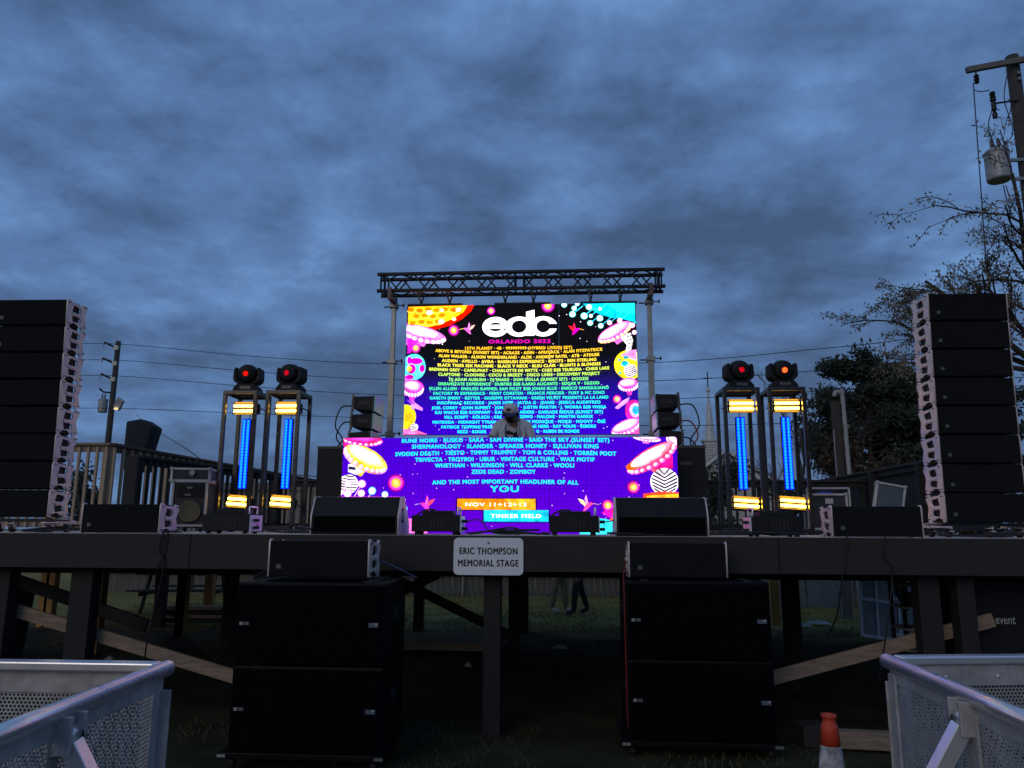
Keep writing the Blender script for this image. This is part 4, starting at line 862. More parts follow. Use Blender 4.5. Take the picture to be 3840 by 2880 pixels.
t['category'] = 'road case'
MB().lathe([(.035, 0), (.035, -.012)], (.02, -.012, .1), 14, 'Y').build('latch', GALV, t)
t = road_case('road_case', 'dark wheeled road case with silver edges right of the towers', (3.86, 3.75, DZ), R(-6), .44, .5, .44, wheels=True)
MB().box(-.05, .05, -.02, -.012, .40, .47).build('latch', ALUD, t, .004)
for k in range(4): MB().box(-.12 + k * .045, -.09 + k * .045, .02, .05, .542, .555).build('indicator', emit('3048C8', .35), t)
for x in (-.26, .26): MB().tube([(x, .02, .08), (x, .02, .60)], .014, 8).build('cart_post', ALUD, t)
MB().tube([(-.26, .02, .6), (.26, .02, .6)], .014, 8).build('cart_rail', ALUD, t)
t = road_case('tilted_road_case', 'blue grey road case lid leaning at a tilt near the right fence', (4.62, 3.95, DZ), 0, .34, .12, .62, rot=(R(-8), R(12), R(-14)), body_m=mat('lid_blue', (.05, .07, .09), .4))
t.location.z = DZ + .06
MB().bar((-.06, -.016, .24), (.04, -.016, .30), .012, .004, (0, 1, 0)).bar((-.05, -.016, .21), (.06, -.016, .25), .014, .004, (0, 1, 0)).bar((.03, -.016, .29), (.07, -.016, .35), .01, .004, (0, 1, 0)).build('scrawled_logo', mat('logo_grey', (.2, .22, .23), .5), t)
t = thing('covered_heater', 'black fabric cover over the top of a post on the lumber deck', 'cover', (-6.72, 5.95, DZ - .012))
MB().prism([(-.19, 1.0), (.13, .98), (.15, 1.3), (.25, 1.74), (.04, 1.87), (-.22, 1.83), (-.22, 1.3)], -.18, .18, 'Y').build('fabric_cover', mat('black_cover', (.014, .015, .018), .9, bump=.6, bscale=10), t, .03, True)
MB().tube([(0, 0, 0), (0, 0, 1.02)], .04, 10).build('stand_pole', DKM, t); MB().lathe([(.22, 0), (.22, .04), (.05, .07)], (0, 0, 0), 16).build('base', DKM, t)

# cables along the stage edge
rc = random.Random(11)
for i in range(12):
    x0 = rc.choice((-4.6, -4.3, -2.2, -2.0, -.4, -.3, 1.0, 1.7, 1.9, 2.5, 3.6, 3.7)) + rc.uniform(-.2, .2) if i > 11 else (-4.6, -4.25, -2.25, -2.05, -.42, -.3, .85, 1.75, 1.9, 2.5, 3.75, 3.95)[i]
    pts = [(x0, .4 + rc.uniform(-.1, .3), DZ + .02)]
    for k in range(6): pts.append((x0 + rc.uniform(-.15, .45) + k * .05, .12 + rc.uniform(-.05, .5), DZ + .012 + abs(rc.gauss(0, .02))))
    nm = ['beside the left array wheels', 'under the left array', 'left of the left wedge', 'next to the left wedge', 'in front of the lower screen', 'right of the centre left machine', 'near the right wedge', 'right of the right wedge', 'next to the right machine', 'right of the right machine', 'beside the right array wheels', 'under the right array'][i]
    cable('black cable tangle on the stage edge ' + nm, pts, .009, group='cables on the stage edge')
for i, (x, z1) in enumerate(((-3.03, .42), (-2.99, .95), (3.05, .35), (2.75, .8))):
    cable(['long cable hanging down the stage front left of the subwoofers', 'shorter cable hanging down the stage front left of the subwoofers', 'long cable hanging down the stage front right of the subwoofers', 'shorter cable hanging down the stage front right of the subwoofers'][i],
          [(x + .05, .12, DZ + .012), (x, -.012, DZ + .005), (x - .02, -.02, 1.45), (x - (.06 if i % 2 else -.03), -.02, 1.3), (x - .1, .05, z1 + .2), (x - .14, .2, z1)], .007, group='cables hanging off the stage')
cable('thin red cable running from the right fill speaker down the subwoofers', [(.95, -.05, 1.42), (.91, -.3, 1.30), (.905, -.405, 1.27), (.908, -.41, .8), (.912, -.41, .2)], .004, CBLR)
cable('blue strap running from the left fill speaker to the subwoofer top', [(-.98, -.6, 1.42), (-.85, -.55, 1.36), (-.70, -.45, 1.275)], .006, mat('strap_blue', (.05, .08, .16), .6))
cable('cord tying the left fill speaker to the subwoofer corner', [(-1.80, -.6, 1.37), (-1.88, -.62, 1.32), (-1.94, -.66, 1.28)], .005)
for x, s in ((-.55, 1), (.68, 1)):
    cable('thin plugged cables trailing from the machine %s of the sign' % ('left' if x < 0 else 'right'), [(x + .13, .33, DZ + .12), (x + .25, .3, DZ + .13), (x + .33, .22, DZ + .05), (x + .42, .15, DZ + .015), (x + .62, .1, DZ + .012)], .006, group='machine cables')

# ================================================================== railings and decks behind
def railing(t, a, b, ztop, zbot, m, mv, gap=.13, bal=(.035, .035), posts=1.6, cap=True, low=.1):
    a, b = Vector(a), Vector(b); L_ = (b - a).length; d = (b - a) / L_; ang = math.atan2(d.y, d.x)
    nrm = Vector((-d.y, d.x))
    P = lambda s_, z, o=0: (a.x + d.x * s_ + nrm.x * o, a.y + d.y * s_ + nrm.y * o, z)
    if cap: MB().bar(P(-.05, ztop - .02), P(L_ + .05, ztop - .02), .14, .038).build('top_rail', m, t, .004)
    MB().bar(P(0, ztop - .085), P(L_, ztop - .085), .04, .088).build('upper_rail', m, t, .003)
    MB().bar(P(0, zbot + low), P(L_, zbot + low), .04, .09).build('lower_rail', m, t, .003)
    n = int(L_ / gap); bm_ = MB().box(-bal[0] / 2, bal[0] / 2, -bal[1] / 2, bal[1] / 2, zbot + low - .04, ztop - .06).mesh('baluster', mv)
    for i in range(n + 1):
        p = P(i * L_ / n, 0, -.039); put('baluster', bm_, t, .002, loc=(p[0], p[1], 0), rot=(0, 0, ang))
    n = max(1, round(L_ / posts)); pm_ = MB().box(-.045, .045, -.045, .045, zbot - .1, ztop - .04).mesh('rail_post', mv)
    for i in range(n + 1):
        p = P(i * L_ / n, 0, .066); put('rail_post', pm_, t, .003, loc=(p[0], p[1], 0), rot=(0, 0, ang))
t = thing('lumber_deck', 'unpainted pine lumber deck with baluster railing behind the left array', 'deck', (0, 0, 0))
pm_ = MB().box(-9.4, -6.0, 0, .138, 1.555, 1.592).mesh('deck_plank', WNAT)
for i in range(28): put('deck_plank', pm_, t, loc=(0, 3.95 + i * .145, 0))
MB().box(-9.4, -6.0, 3.93, 3.97, 1.36, 1.55).build('rim_board', WNAT, t); MB().box(-6.02, -5.98, 3.98, 8.0, 1.36, 1.55).build('rim_board', WNAT, t)
railing(t, (-9.2, 3.98), (-6.08, 3.98), 2.85, 1.60, WNAT, WNATV, .135, posts=1.5)
railing(t, (-6.05, 4.02), (-5.72, 12.0), 2.85, 1.60, mat('rail_redwood', (.13, .075, .05), .75, var=.3, scale=5, stretch=(1, 8, 8)), WNATV, .2)
for x, y in ((-5.62, 5.62), (-6.12, 4.05), (-8.5, 6.5), (-7.9, 4.05), (-6.2, 7.8)): MB().box(x - .078, x + .078, y - .07, y + .07, -.05, 1.36).build('post', WORG, t, .004)
MB().box(-5.0, -4.85, 7.5, 7.64, -.05, 1.3).build('post', WORG, t, .004)
t = thing('stage_rail', 'dark stained railing around the left rear of the stage', 'railing', (0, 0, 0))
railing(t, (-5.3, 3.45), (-4.72, 6.95), 2.62, DZ, WDK, WDKV, .14)
MB().box(-5.44, -5.26, 3.34, 3.48, DZ, 2.60).build('corner_post', WDKV, t, .006)
t = thing('stage_rail', 'dark stained railing along the rear edge of the stage', 'railing', (0, 0, 0))
railing(t, (-4.7, 7.0), (5.5, 7.0), 2.52, DZ, WDK, WDKV, .15, cap=True)
t = thing('side_fence', 'dark close boarded fence along the right side of the stage', 'fence', (0, 0, 0))
railing(t, (5.62, 3.2), (5.5, 9.9), 2.66, DZ, WDK, WDKV, .115, (.085, .022), posts=1.7)

# ================================================================== under and behind the stage
t = thing('picnic_table', 'dark wooden picnic table on the grass behind the stage', 'picnic table', (-7.4, 9.3, 0), R(8))
for i in range(5): MB().box(-.9, .9, -.36 + i * .145, -.36 + i * .145 + .138, .72, .758).build('table_board', WDK, t, .003)
for y in (-.78, .56):
    for i in range(2): MB().box(-.9, .9, y + i * .12, y + i * .12 + .11, .42, .455).build('bench_board', WDK, t, .003)
for x in (-.65, .65):
    for s_ in (-1, 1): MB().bar((x, s_ * .22, .72), (x, s_ * .62, 0), .04, .09, (0, 1, 0)).build('leg', WDK, t)
    MB().box(x - .02, x + .02, -.74, .74, .33, .42).build('cross_beam', WDK, t)
t = thing('storage_bin', 'blue grey storage bin under the far left of the stage', 'bin', (-6.9, 3.0, 0))
MB().prism([(-.38, 0), (.38, 0), (.46, .86), (-.46, .86)], -.3, .3, 'Y').build('tub', mat('bin_blue', (.035, .06, .075), .6), t, .02); MB().box(-.5, .5, -.35, .35, .86, .93).build('lid', mat('bin_blue', (.035, .06, .075), .6), t, .015)
for x in (-.3, .3): MB().tube([(x - .03, .26, .07), (x + .03, .26, .07)], .07, 12).build('wheel', RUB, t)
for i, (x, y, z, l, a) in enumerate(((-6.2, 7.1, .05, 1.3, 4), (-6.1, 7.2, .12, 1.2, -3), (-6.15, 7.15, .19, 1.25, 7), (-6.2, 7.2, .26, 1.1, 0))):
    tag(MB().box(-l / 2, l / 2, -.1, .1, -.03, .03).build('lumber_board', WNAT if i % 2 else WDK, None, .003, loc=(x, y, z), rot=(0, 0, R(a))), '%s board in the lumber pile below the left railing' % ['lowest', 'second lowest', 'second highest', 'topmost'][i], 'board', 'lumber pile under the stage')
t = thing('wood_pallet', 'pale wooden pallet lying on the grass beneath the stage', 'pallet', (-1.25, 4.9, .0), R(-3))
for i in range(7): MB().box(-.75, .75, -.48 + i * .15, -.48 + i * .15 + .1, .1, .118).build('slat', WNAT, t, .002)
for y in (-.44, 0, .48): MB().box(-.73, .73, y - .03, y + .03, .012, .099).build('runner', WNAT, t)
def leaning_window(label, x, y, rz):
    t = thing('window_frame', label, 'window frame', (x, y, 0), rot=(R(-14), R(9), rz), group='old window frames under the stage')
    fm_ = mat('frame_white', (.62, .62, .60), .6, var=.2)
    for a in (-.26, 0, .26): MB().box(a - .02, a + .02, -.018, .018, .03, 1.16).build('stile', fm_, t)
    for z in (.03, .6, 1.18): MB().box(-.28, .28, -.0175, .0175, z - .025, z + .025).build('rail', fm_, t)
    for a in (-.24, .02):
        for z in (.055, .625): MB().box(a, a + .22, -.004, .004, z, z + .53).build('pane', mat('dusty_glass', (.20, .20, .19), .5, var=.4, scale=3), t)
    return t
leaning_window('dusty white window frame leaning beneath the right of the stage', 5.3, 6.3, R(8)); leaning_window('second dusty window frame leaning behind the first', 5.75, 6.6, R(4))
t = thing('sheet_stack', 'grey metal sheets standing behind the stage on the right', 'metal sheet', (5.2, 11.5, 0))
for i in range(3): MB().box(-1.4 + i * 1.0, -.45 + i * 1.0, -.02 + .03 * i, .02 + .03 * i, .0, 1.5).build('sheet', mat('sheet_grey', (.13, .14, .145), .5, .3), t)
MB().box(-1.42, 1.6, -.06, .08, 1.5, 1.55).build('cap_rail', GALV, t)
t = thing('square_pillar', 'square wooden pillar with pale conduits behind the stage', 'pillar', (5.95, 9.6, 0))
MB().box(-.09, .09, -.09, .09, -.05, 1.5).build('pillar', WGREY, t); 
for x in (-.11, .12): MB().tube([(x, -.1, 0), (x, -.1, 1.3), (x + .03, -.1, 1.5)], .016, 8).build('conduit', GALV, t)
t = thing('shelf_rack', 'metal shelf rack with oddments below the right of the stage', 'shelf', (4.05, 1.55, 0))
for x in (-.32, .32):
    for y in (-.15, .15): MB().box(x - .015, x + .015, y - .015, y + .015, 0, 1.16).build('upright', DKM, t)
for z in (.52, .72, .92, 1.13): MB().box(-.34, .34, -.17, .17, z, z + .018).build('shelf', ALUD, t)
for i, (x, z, c, lab) in enumerate(((.12, .939, (.3, .3, .28), 'small pale box on the upper rack shelf'), (-.08, .739, (.06, .08, .1), 'blue grey box on the middle rack shelf'), (-.1, .539, (.08, .08, .09), 'grey box on the lower rack shelf'), (-.15, .939, (.03, .07, .05), 'dark green box on the upper rack shelf'))):
    q = thing('storage_box', lab, 'box', (4.05 + x, 1.5, z), group='boxes on the rack'); mm = mat('tub_%d' % i, c, .5)
    MB().box(-.09, .09, -.08, .08, 0, .11).build('tub', mm, q, .008); MB().box(-.095, .095, -.085, .085, .11, .125).build('lid', mm, q, .004)
t = road_case('event_case', 'big black road case lettered event below the right end of the stage', (4.36, .45, 0), R(-2), .95, .7, 1.14, wheels=True, body_m=BLK)
for ch in list(t.children):
    if ch.name.split('.')[0] in ('edge_trim', 'ball_corner'): ch.data.materials[0] = DKM
me = xform(text_mesh('event', .16, .075, .006), lambda c: Vector((c.x, 0, c.y))); me.materials.append(mat('stencil_white', (.42, .42, .42), .6)); put('lettering', me, t, loc=(-.20, -.012, .93))
t = thing('timber_beam', 'short pale timber beam lying on the ground by the cone', 'beam', (2.95, -.05, 0), R(-6)); MB().box(-.45, .45, -.05, .05, .0, .13).build('timber', WNAT, t, .006); MB().box(-.46, -.44, -.055, .055, .01, .12).build('end_grain', WDK, t)
tag(MB().box(-.13, .13, -.1, .1, -.01, .15).build('timber_block', WDK, None, .008, loc=(2.42, .1, 0), rot=(0, 0, R(10))), 'dark timber block on the ground behind the traffic cone', 'block')
for i, (x, y, s_) in enumerate(((.35, 4.8, .12), (5.0, 8.3, .22), (4.6, 7.9, .16), (-.75, 3.2, .05), (-5.3, 3.2, .07))):
    tag(MB().add([(-s_, -s_ * .4, 0.01), (s_, -s_ * .5, 0.0), (s_ * .8, s_ * .4, .03), (-s_ * .7, s_ * .5, .02), (0, 0, .06)], [(0, 1, 4), (1, 2, 4), (2, 3, 4), (3, 0, 4), (3, 2, 1, 0)]).build('paper_scrap', mat('paper', (.35, .35, .33), .8), loc=(x, y, .01)), ['pale paper scrap on the grass right of the centre posts', 'largest white paper scrap on the grass below the metal sheets', 'smaller paper scrap in front of the largest one', 'tiny pale scrap on the dark ground below the sign', 'small pale scrap on the grass below the lumber deck'][i], 'litter', 'litter under the stage')
# board fence at the back
t = thing('board_fence', 'weathered grey board fence across the back of the lot', 'fence', (0, 13.6, 0))
rf = random.Random(2); x = -12
fb = [MB().add(*(lambda w_, h_: ([(0, -.01, 0), (w_, -.01, 0), (w_, .01, 0), (0, .01, 0), (0, -.01, h_ - .05), (.03, -.01, h_), (w_ - .03, -.01, h_), (w_, -.01, h_ - .05), (0, .01, h_ - .05), (.03, .01, h_), (w_ - .03, .01, h_), (w_, .01, h_ - .05)], [(0, 1, 7, 6, 5, 4), (3, 8, 9, 10, 11, 2), (0, 4, 8, 3), (1, 2, 11, 7), (5, 6, 10, 9), (4, 5, 9, 8), (6, 7, 11, 10)]))(.135, hh_)).mesh('fence_board', WGREY) for hh_ in (1.78, 1.83, 1.74)]
while x < 10:
    put('fence_board', rf.choice(fb), t, loc=(x, rf.uniform(-.008, .008), rf.uniform(.0, .06)), rot=(0, rf.gauss(0, .006), 0)); x += .148 + rf.choice((0, 0, .01))
for z in (.45, 1.35): MB().box(-12, 10, -.055, -.014, z, z + .09).build('fence_rail', WGREY, t)
for i in range(10): MB().tube([(-11.8 + i * 2.4, -.09, 0), (-11.8 + i * 2.4, -.09, 1.7)], .03, 8).build('fence_post', GALV, t)

# ================================================================== crowd barriers
def perforated(x0, x1, z0, z1, pitch=.0150, rad=.0049):
    nx_ = int((x1 - x0) / pitch); nz_ = int((z1 - z0) / (pitch * .87)); px, pz = (x1 - x0) / nx_, (z1 - z0) / nz_
    ang = np.arange(8) * np.pi / 4; outer = np.array([(.5, 0), (.5, .5), (0, .5), (-.5, .5), (-.5, 0), (-.5, -.5), (0, -.5), (.5, -.5)]) * [px, pz]; inner = np.c_[np.cos(ang), np.sin(ang)] * rad
    cell = np.r_[outer, inner]; fc = np.array([(i, (i + 1) % 8, 8 + (i + 1) % 8, 8 + i) for i in range(8)])
    C_ = []
    for k in range(nz_):
        sh_ = .5 * (k % 2)
        for i in range(nx_ - (k % 2)): C_.append((x0 + (i + .5 + sh_) * px, z0 + (k + .5) * pz))
    C_ = np.array(C_); V_ = (C_[:, None, :] + cell[None]).reshape(-1, 2); F_ = (np.arange(len(C_))[:, None, None] * 16 + fc[None]).reshape(-1, 4)
    me = bpy.data.meshes.new('perforated_panel'); me.from_pydata(np.c_[V_[:, 0], np.zeros(len(V_)), V_[:, 1]].tolist(), [], F_.tolist()); me.materials.append(ALUD); return me
def barrier(label_a, label_b, corner, ang_b, len_b, ang_a, len_a, side):
    # b: run with the round handrail, coming towards the camera; a: flat topped run going sideways
    t = thing('crowd_barrier', label_b, 'barrier', (corner[0], corner[1], 0), ang_b, 'aluminium crowd barriers')
    MB().tube([(-.03, 0, 1.2), (len_b, 0, 1.2)], .027, 20).build('handrail', ALU, t, smooth=True)
    MB().box(.0, len_b, -.004, .004, 1.132, 1.172).build('rail_flange', ALUD, t, .001)
    put('perforated_panel', perforated(.062, len_b, .1, 1.13), t)
    for x in (.028, .62, 1.25):
        MB().box(x - .028, x + .028, -.012, -.002, .02, 1.16).build('upright', ALUD, t, .002)
    MB().box(-.012, -.004, -.02, .03, .02, 1.13).build('end_cap', ALUD, t, .002)
    MB().box(0, len_b, -.02, .02, .02, .09).build('bottom_rail', ALUD, t, .003); MB().box(0, len_b, -.02 if side > 0 else -.9, .9 if side > 0 else .02, .004, .016).build('foot_plate', ALUD, t)
    for x in (.60, 1.02):
        c = MB().tube([(x - .035, side * .018, 1.135), (x + .035, side * .018, 1.135)], .026, 14).build('clamp', ALU, t, smooth=True)
        for dx_ in (-.034, .034): MB().box(x + dx_ - .005, x + dx_ + .005, min(side * -.012, side * .05), max(side * -.012, side * .05), 1.09, 1.19).build('clamp_cheek', ALUD, c, .003)
        MB().lathe([(.006, 0), (.03, .006), (.03, .022), (.012, .028)], (x - .05, side * .02, 1.125), 14, 'X').build('clamp_knob', RUB, c)
        MB().bar((x, side * .03, 1.115), (x - .12, side * .62, .03), .05, .045, (0, side, .5)).build('brace', ALU, t, .003)
    u = thing('crowd_barrier', label_a, 'barrier', (corner[0], corner[1], 0), ang_a, 'aluminium crowd barriers')
    t.scale = u.scale = (1, 1, .978)
    u.location = (corner[0] + .06 * math.cos(ang_a), corner[1] + .06 * math.sin(ang_a) + .07, 0)
    MB().box(0, len_a, -.03, .03, 1.18, 1.212).build('top_rail', ALU, u, .006); MB().box(.0, len_a, -.016, -.008, 1.10, 1.179).build('rail_flange', ALUD, u, .001)
    put('perforated_panel', perforated(.03, len_a, .55, 1.10), u); MB().box(.03, len_a, -.002, .002, .06, .549).build('kick_panel', ALUD, u); MB().box(0, len_a, -.02, .02, 0, .06).build('bottom_rail', ALUD, u)
    for i in range(int(len_a / .21)): MB().lathe([(.007, 0), (.007, -.003), (.004, -.006)], (.18 + i * .21, -.016, 1.135), 10, 'Y').build('rivet', ALU, u)
    for x in (.015, len_a - .02): MB().box(x - .015, x + .015, -.02, .02, .06, 1.18).build('upright', ALUD, u)
barrier('flat topped barrier section across the left foreground', 'barrier with round rail and braces running towards the viewer on the left', (-.915, -3.90), R(-86), 1.75, R(181), 1.5, 1)
barrier('flat topped barrier section across the right foreground', 'barrier with round rail and braces running towards the viewer on the right', (1.668, -3.484), R(-91), 1.75, R(9), 1.5, -1)

# ================================================================== traffic cone
t = thing('traffic_cone', 'orange traffic cone with scuffed white sleeve in the right foreground', 'traffic cone', (1.845, -2.15, 0))
ORC = mat('cone_orange', (.55, .055, .02), .5, var=.15)
MB().lathe([(.13, .03), (.088, .27), (.080, .31), (.052, .545), (.050, .548)], (0, 0, 0), 28).build('sleeve', mat('cone_white', (.40, .385, .37), .7, var=.75, scale=16), t, smooth=True)
MB().lathe([(.0515, .549), (.042, .645), (.040, .65), (.034, .652), (.033, .68), (.039, .688), (.039, .70), (.031, .702), (.028, .69), (.028, .6)], (0, 0, 0), 28).build('cone_top', ORC, t, smooth=True)
MB().box(-.18, .18, -.18, .18, 0, .03).build('base', ORC, t, .012)

# ================================================================== utility poles and lines
def taper_pole(t, x, y, z0, z1, r0, r1): MB().tube([(x, y, z0), (x, y, (z0 + z1) / 2), (x, y, z1)], [r0, (r0 + r1) / 2, r1], 14).build('pole', POLEW, t, smooth=True)
def transformer(t, x, y, z, r, h):
    c = MB().lathe([(r * .9, 0), (r, .03), (r, h * .86), (r * 1.06, h * .87), (r * 1.06, h * .92), (r * .9, h)], (x, y, z), 20).build('transformer_can', mat('transformer_grey', (.34, .34, .33), .5, .2, var=.3), t, smooth=False)
    for dx_ in (-.3, .3):
        MB().lathe([(r * .16, 0), (r * .2, .06), (r * .13, .09), (r * .2, .14), (r * .13, .17), (r * .18, .22), (r * .08, .3)], (x + dx_ * r, y, z + h), 10).build('bushing', mat('bushing_grey', (.15, .14, .13), .4), c)
up = thing('utility_pole', 'distant wooden utility pole with transformer and lit floodlight on the left', 'utility pole', (-24.6, 33.7, 0))
taper_pole(up, 0, 0, -.5, 11.95, .19, .14)
for z in (11.55, 10.65, 9.75):
    i_ = MB().tube([(0, -.1, z), (-.75, -.1, z + .33)], .055, 8).build('standoff_insulator', DKM, up); MB().tube([(-.75, -.1, z + .33), (-.78, -.1, z + .05)], .03, 6).box(-.12, .12, -.2, -.05, z - .12, z + .12).build('bracket', GALV, i_)
MB().tube([(0, -.1, 9.0), (-.5, -.1, 9.05), (-.75, -.1, 9.25)], .05, 8).build('standoff_insulator', DKM, up)
transformer(up, -.42, -.15, 7.9, .24, .75)
fl = MB().box(-.22, .22, -.09, .09, -.35, .30).build('floodlight', mat('floodlight_grey', (.32, .33, .34), .4), up, .05, loc=(.62, -.35, 8.35), rot=(R(20), R(35), 0))
MB().tube([(.12, -.1, 8.05), (.6, -.35, 8.05)], .04, 8).build('lamp_arm', GALV, up)
MB().lathe([(.03, -.07), (.09, -.05), (.12, 0), (.09, .05), (.02, .07)], (.52, -.42, 8.06), 12).build('lamp_bulb', emit('FFE0A8', 1.1, False), up, smooth=True)
ld = bpy.data.lights.new('pole_floodlight', 'SPOT'); ld.spot_size = R(70); ld.spot_blend = .6; ld.energy = 500; ld.color = (1, .80, .48); ld.shadow_soft_size = .15
lo = bpy.data.objects.new('floodlight_beam', ld); C.objects.link(lo); lo.parent = up; lo.location = (.62, -.75, 7.85); lo.rotation_euler = Vector((20, -24, -8)).to_track_quat('-Z', 'Y').to_euler()

t = thing('utility_pole', 'tall wooden utility pole with crossarm and transformer at the right edge', 'utility pole', (10.80, 10.2, 0))
taper_pole(t, 0, 0, -.5, 12.45, .18, .135)
ca = MB().bar((-1.15, -.2, 12.02), (1.2, -.2, 12.42), .10, .13).build('crossarm', mat('crossarm_grey', (.15, .14, .125), .8, var=.3, scale=5, stretch=(1, 8, 8)), t, .006)
MB().tube([(-.95, -.2, 12.0), (-.95, -.2, 11.85)], .02, 6).lathe([(.03, 0), (.06, .03), (.035, .06), (.065, .1), (.035, .14), (.065, .18), (.03, .22)], (-.95, -.2, 11.68), 12).build('insulator', DKM, ca)
q = MB().tube([(-.02, -.12, 11.28), (-.58, -.12, 11.22)], .022, 8).lathe([(.06, 0), (.065, .05), (.045, .07), (.065, .1), (.045, .13), (.065, .17), (.05, .22)], (-.6, -.12, 11.28), 12).lathe([(.05, 0), (.055, .1), (.03, .16), (.055, .2), (.05, .38)], (-.6, -.12, 10.86), 10).build('fuse_cutout', DKM, t)
transformer(t, -.66, -.1, 9.35, .25, .72)
MB().box(-.35, .0, -.13, -.07, 9.35, 9.42).box(-.35, .0, -.13, -.07, 9.8, 9.87).build('mounting_bracket', GALV, t)
for z in (11.9, 11.75): MB().box(-.03, .03, -.20, -.16, z, z + .06).build('step_plate', GALV, t)
cable('thin jumper wire dropping from the right pole crossarm', [(9.77, 10.0, 11.7), (9.72, 10.0, 10.5), (9.66, 10.0, 9.0), (9.58, 10.0, 7.2)], .012, name='jumper_wire', cat='wire')
for i, pts in enumerate(([(10.1, 10.0, 11.5), (9.9, 10.0, 11.48), (9.77, 10.0, 11.52)], [(10.1, 10.0, 11.0), (9.98, 10.0, 10.6), (10.05, 10.0, 10.2), (10.1, 10.05, 10.1)], [(10.2, 10.0, 9.2), (10.3, 10.0, 8.7), (10.5, 10.0, 8.35), (10.7, 10.0, 8.2)], [(10.15, 10.0, 9.2), (10.22, 10.0, 8.6), (10.4, 10.0, 8.3), (10.7, 10.0, 8.05)], [(10.6, 10.0, 12.1), (10.4, 10.0, 11.3), (10.5, 10.0, 10.5), (10.25, 10.0, 10.1)])):
    cable(['upper jumper wire beside the fuse on the right pole', 'jumper wire between fuse and transformer on the right pole', 'upper of two sagging wires under the transformer', 'lower of two sagging wires under the transformer', 'long jumper wire looping above the transformer'][i], pts, .011, name='jumper_wire', cat='wire', group='jumper wires on the right pole')
t = thing('service_pole', 'short wooden service pole with bent white conduit beyond the right fence', 'utility pole', (6.84, 11.92, 0))
MB().box(-.085, .085, -.085, .085, -.4, 4.68).build('pole', POLEW, t, .01)
MB().tube([(-.11, -.1, -.3), (-.11, -.1, 4.0)], .014, 8).build('conduit', GALV, t)
MB().tube(smooth_path([(.18, -.1, -.3), (.17, -.1, 2.5), (.15, -.1, 4.75), (.10, -.1, 4.88), (.0, -.1, 4.90), (-.04, -.1, 4.8)], 5), .05, 10).build('white_conduit', mat('conduit_pale', (.36, .36, .34), .5), t, smooth=True)
MB().box(.10, .24, -.14, .0, 4.05, 4.12).build('strap', GALV, t)

def cray(px, py):
    a, b = (px - 1106) / 1659, -(py - 829.5) / 1659
    return cam.matrix_world.to_quaternion() @ Vector((a, b, -1))
def cpt(px, py, d): return EYE + cray(px, py) * d          # planning aid: a bearing and a distance give the point in space
for i, (ys_, nm) in enumerate((((745, 743, 770, 786, 784, 752, 730, 660), 'highest'), ((782, 778, 803, 820, 823, 799, 781, 730), 'second highest'), ((813, 812, 836, 853, 862, 844, 831, 795), 'third highest'), ((884, 882, 894, 904, 919, 912, 905, 880))  and ((884, 882, 894, 904, 919, 912, 905, 880), 'lowest'))):
    X_ = (60, 250, 550, 840, 1390, 1786, 1980, 2500); D_ = [42 - 16 * max(0, (x - 250)) / 2250 for x in X_]
    pts = smooth_path([cpt(x, y, d) for x, y, d in zip(X_, ys_, D_)], 8)
    tag(MB().tube(pts, .016, 5).build('power_line', CBL), '%s of the four power lines crossing the sky behind the stage' % nm, 'power line', 'power lines')
cable('thin guy line dropping past the black cover on the left', [cpt(290, 893, 36), cpt(330, 925, 30), cpt(395, 965, 24), cpt(455, 1008, 20)], .014, name='guy_line', cat='wire')
cable('low service wire running behind the left towers', [cpt(400, 1005, 22), cpt(560, 1020, 22), cpt(640, 1026, 22), cpt(760, 1035, 22)], .014, name='service_wire', cat='wire')

# ================================================================== church
CW = mat('church_siding', (.42, .41, .37), .7, var=.12, scale=2); RF = mat('roof_shingles', (.035, .035, .038), .9, var=.4, scale=8)
t = thing('church', 'pale gabled church with louvred vent and slim steeple behind the right towers', 'church', (12.0, 49.4, 0))
MB().box(-3.6, 4.6, 2, 16, 0, 4.6).build('wall', CW, t); MB().prism([(-3.6, 4.6), (4.6, 4.6), (.2, 7.35)], 2, 16, 'Y').build('gable', CW, t)
MB().add([(-3.9, 1.7, 4.45), (.2, 1.7, 7.5), (.2, 16.3, 7.5), (-3.9, 16.3, 4.45), (-3.9, 1.7, 4.62), (.2, 1.7, 7.68), (.2, 16.3, 7.68), (-3.9, 16.3, 4.62)], [(0, 1, 5, 4), (4, 5, 6, 7), (3, 2, 1, 0), (0, 4, 7, 3), (7, 6, 2, 3)]).add([(4.9, 1.7, 4.45), (.2, 1.7, 7.5), (.2, 16.3, 7.5), (4.9, 16.3, 4.45), (4.9, 1.7, 4.62), (.2, 1.7, 7.68), (.2, 16.3, 7.68), (4.9, 16.3, 4.62)], [(4, 5, 1, 0), (7, 6, 5, 4), (0, 1, 2, 3), (3, 7, 4, 0), (3, 2, 6, 7)]).build('roof', RF, t)
TRM = mat('church_trim', (.55, .55, .52), .6)
for a, b in (((-3.9, 1.62, 4.5), (.2, 1.62, 7.55)), ((.2, 1.62, 7.55), (4.9, 1.62, 4.5))): MB().bar(a, b, .12, .24).build('gable_trim', TRM, t)
MB().box(-2.6, 3.4, 0, 2, 0, 4.35).build('porch_wall', CW, t); MB().prism([(-2.6, 4.35), (3.4, 4.35), (.35, 6.45)], .2, 2, 'Y').build('porch_gable', CW, t)
for a, b in (((-2.9, 0, 4.2), (.35, 0, 6.62)), ((.35, 0, 6.62), (3.7, 0, 4.2))): MB().bar(a, b, .5, .2).build('gable_trim', TRM, t)
v = MB().lathe([(.42, 0), (.42, -.06), (.36, -.06), (.36, 0)], (.3, .18, 5.55), 20, 'Y').build('louvre_vent', TRM, t)
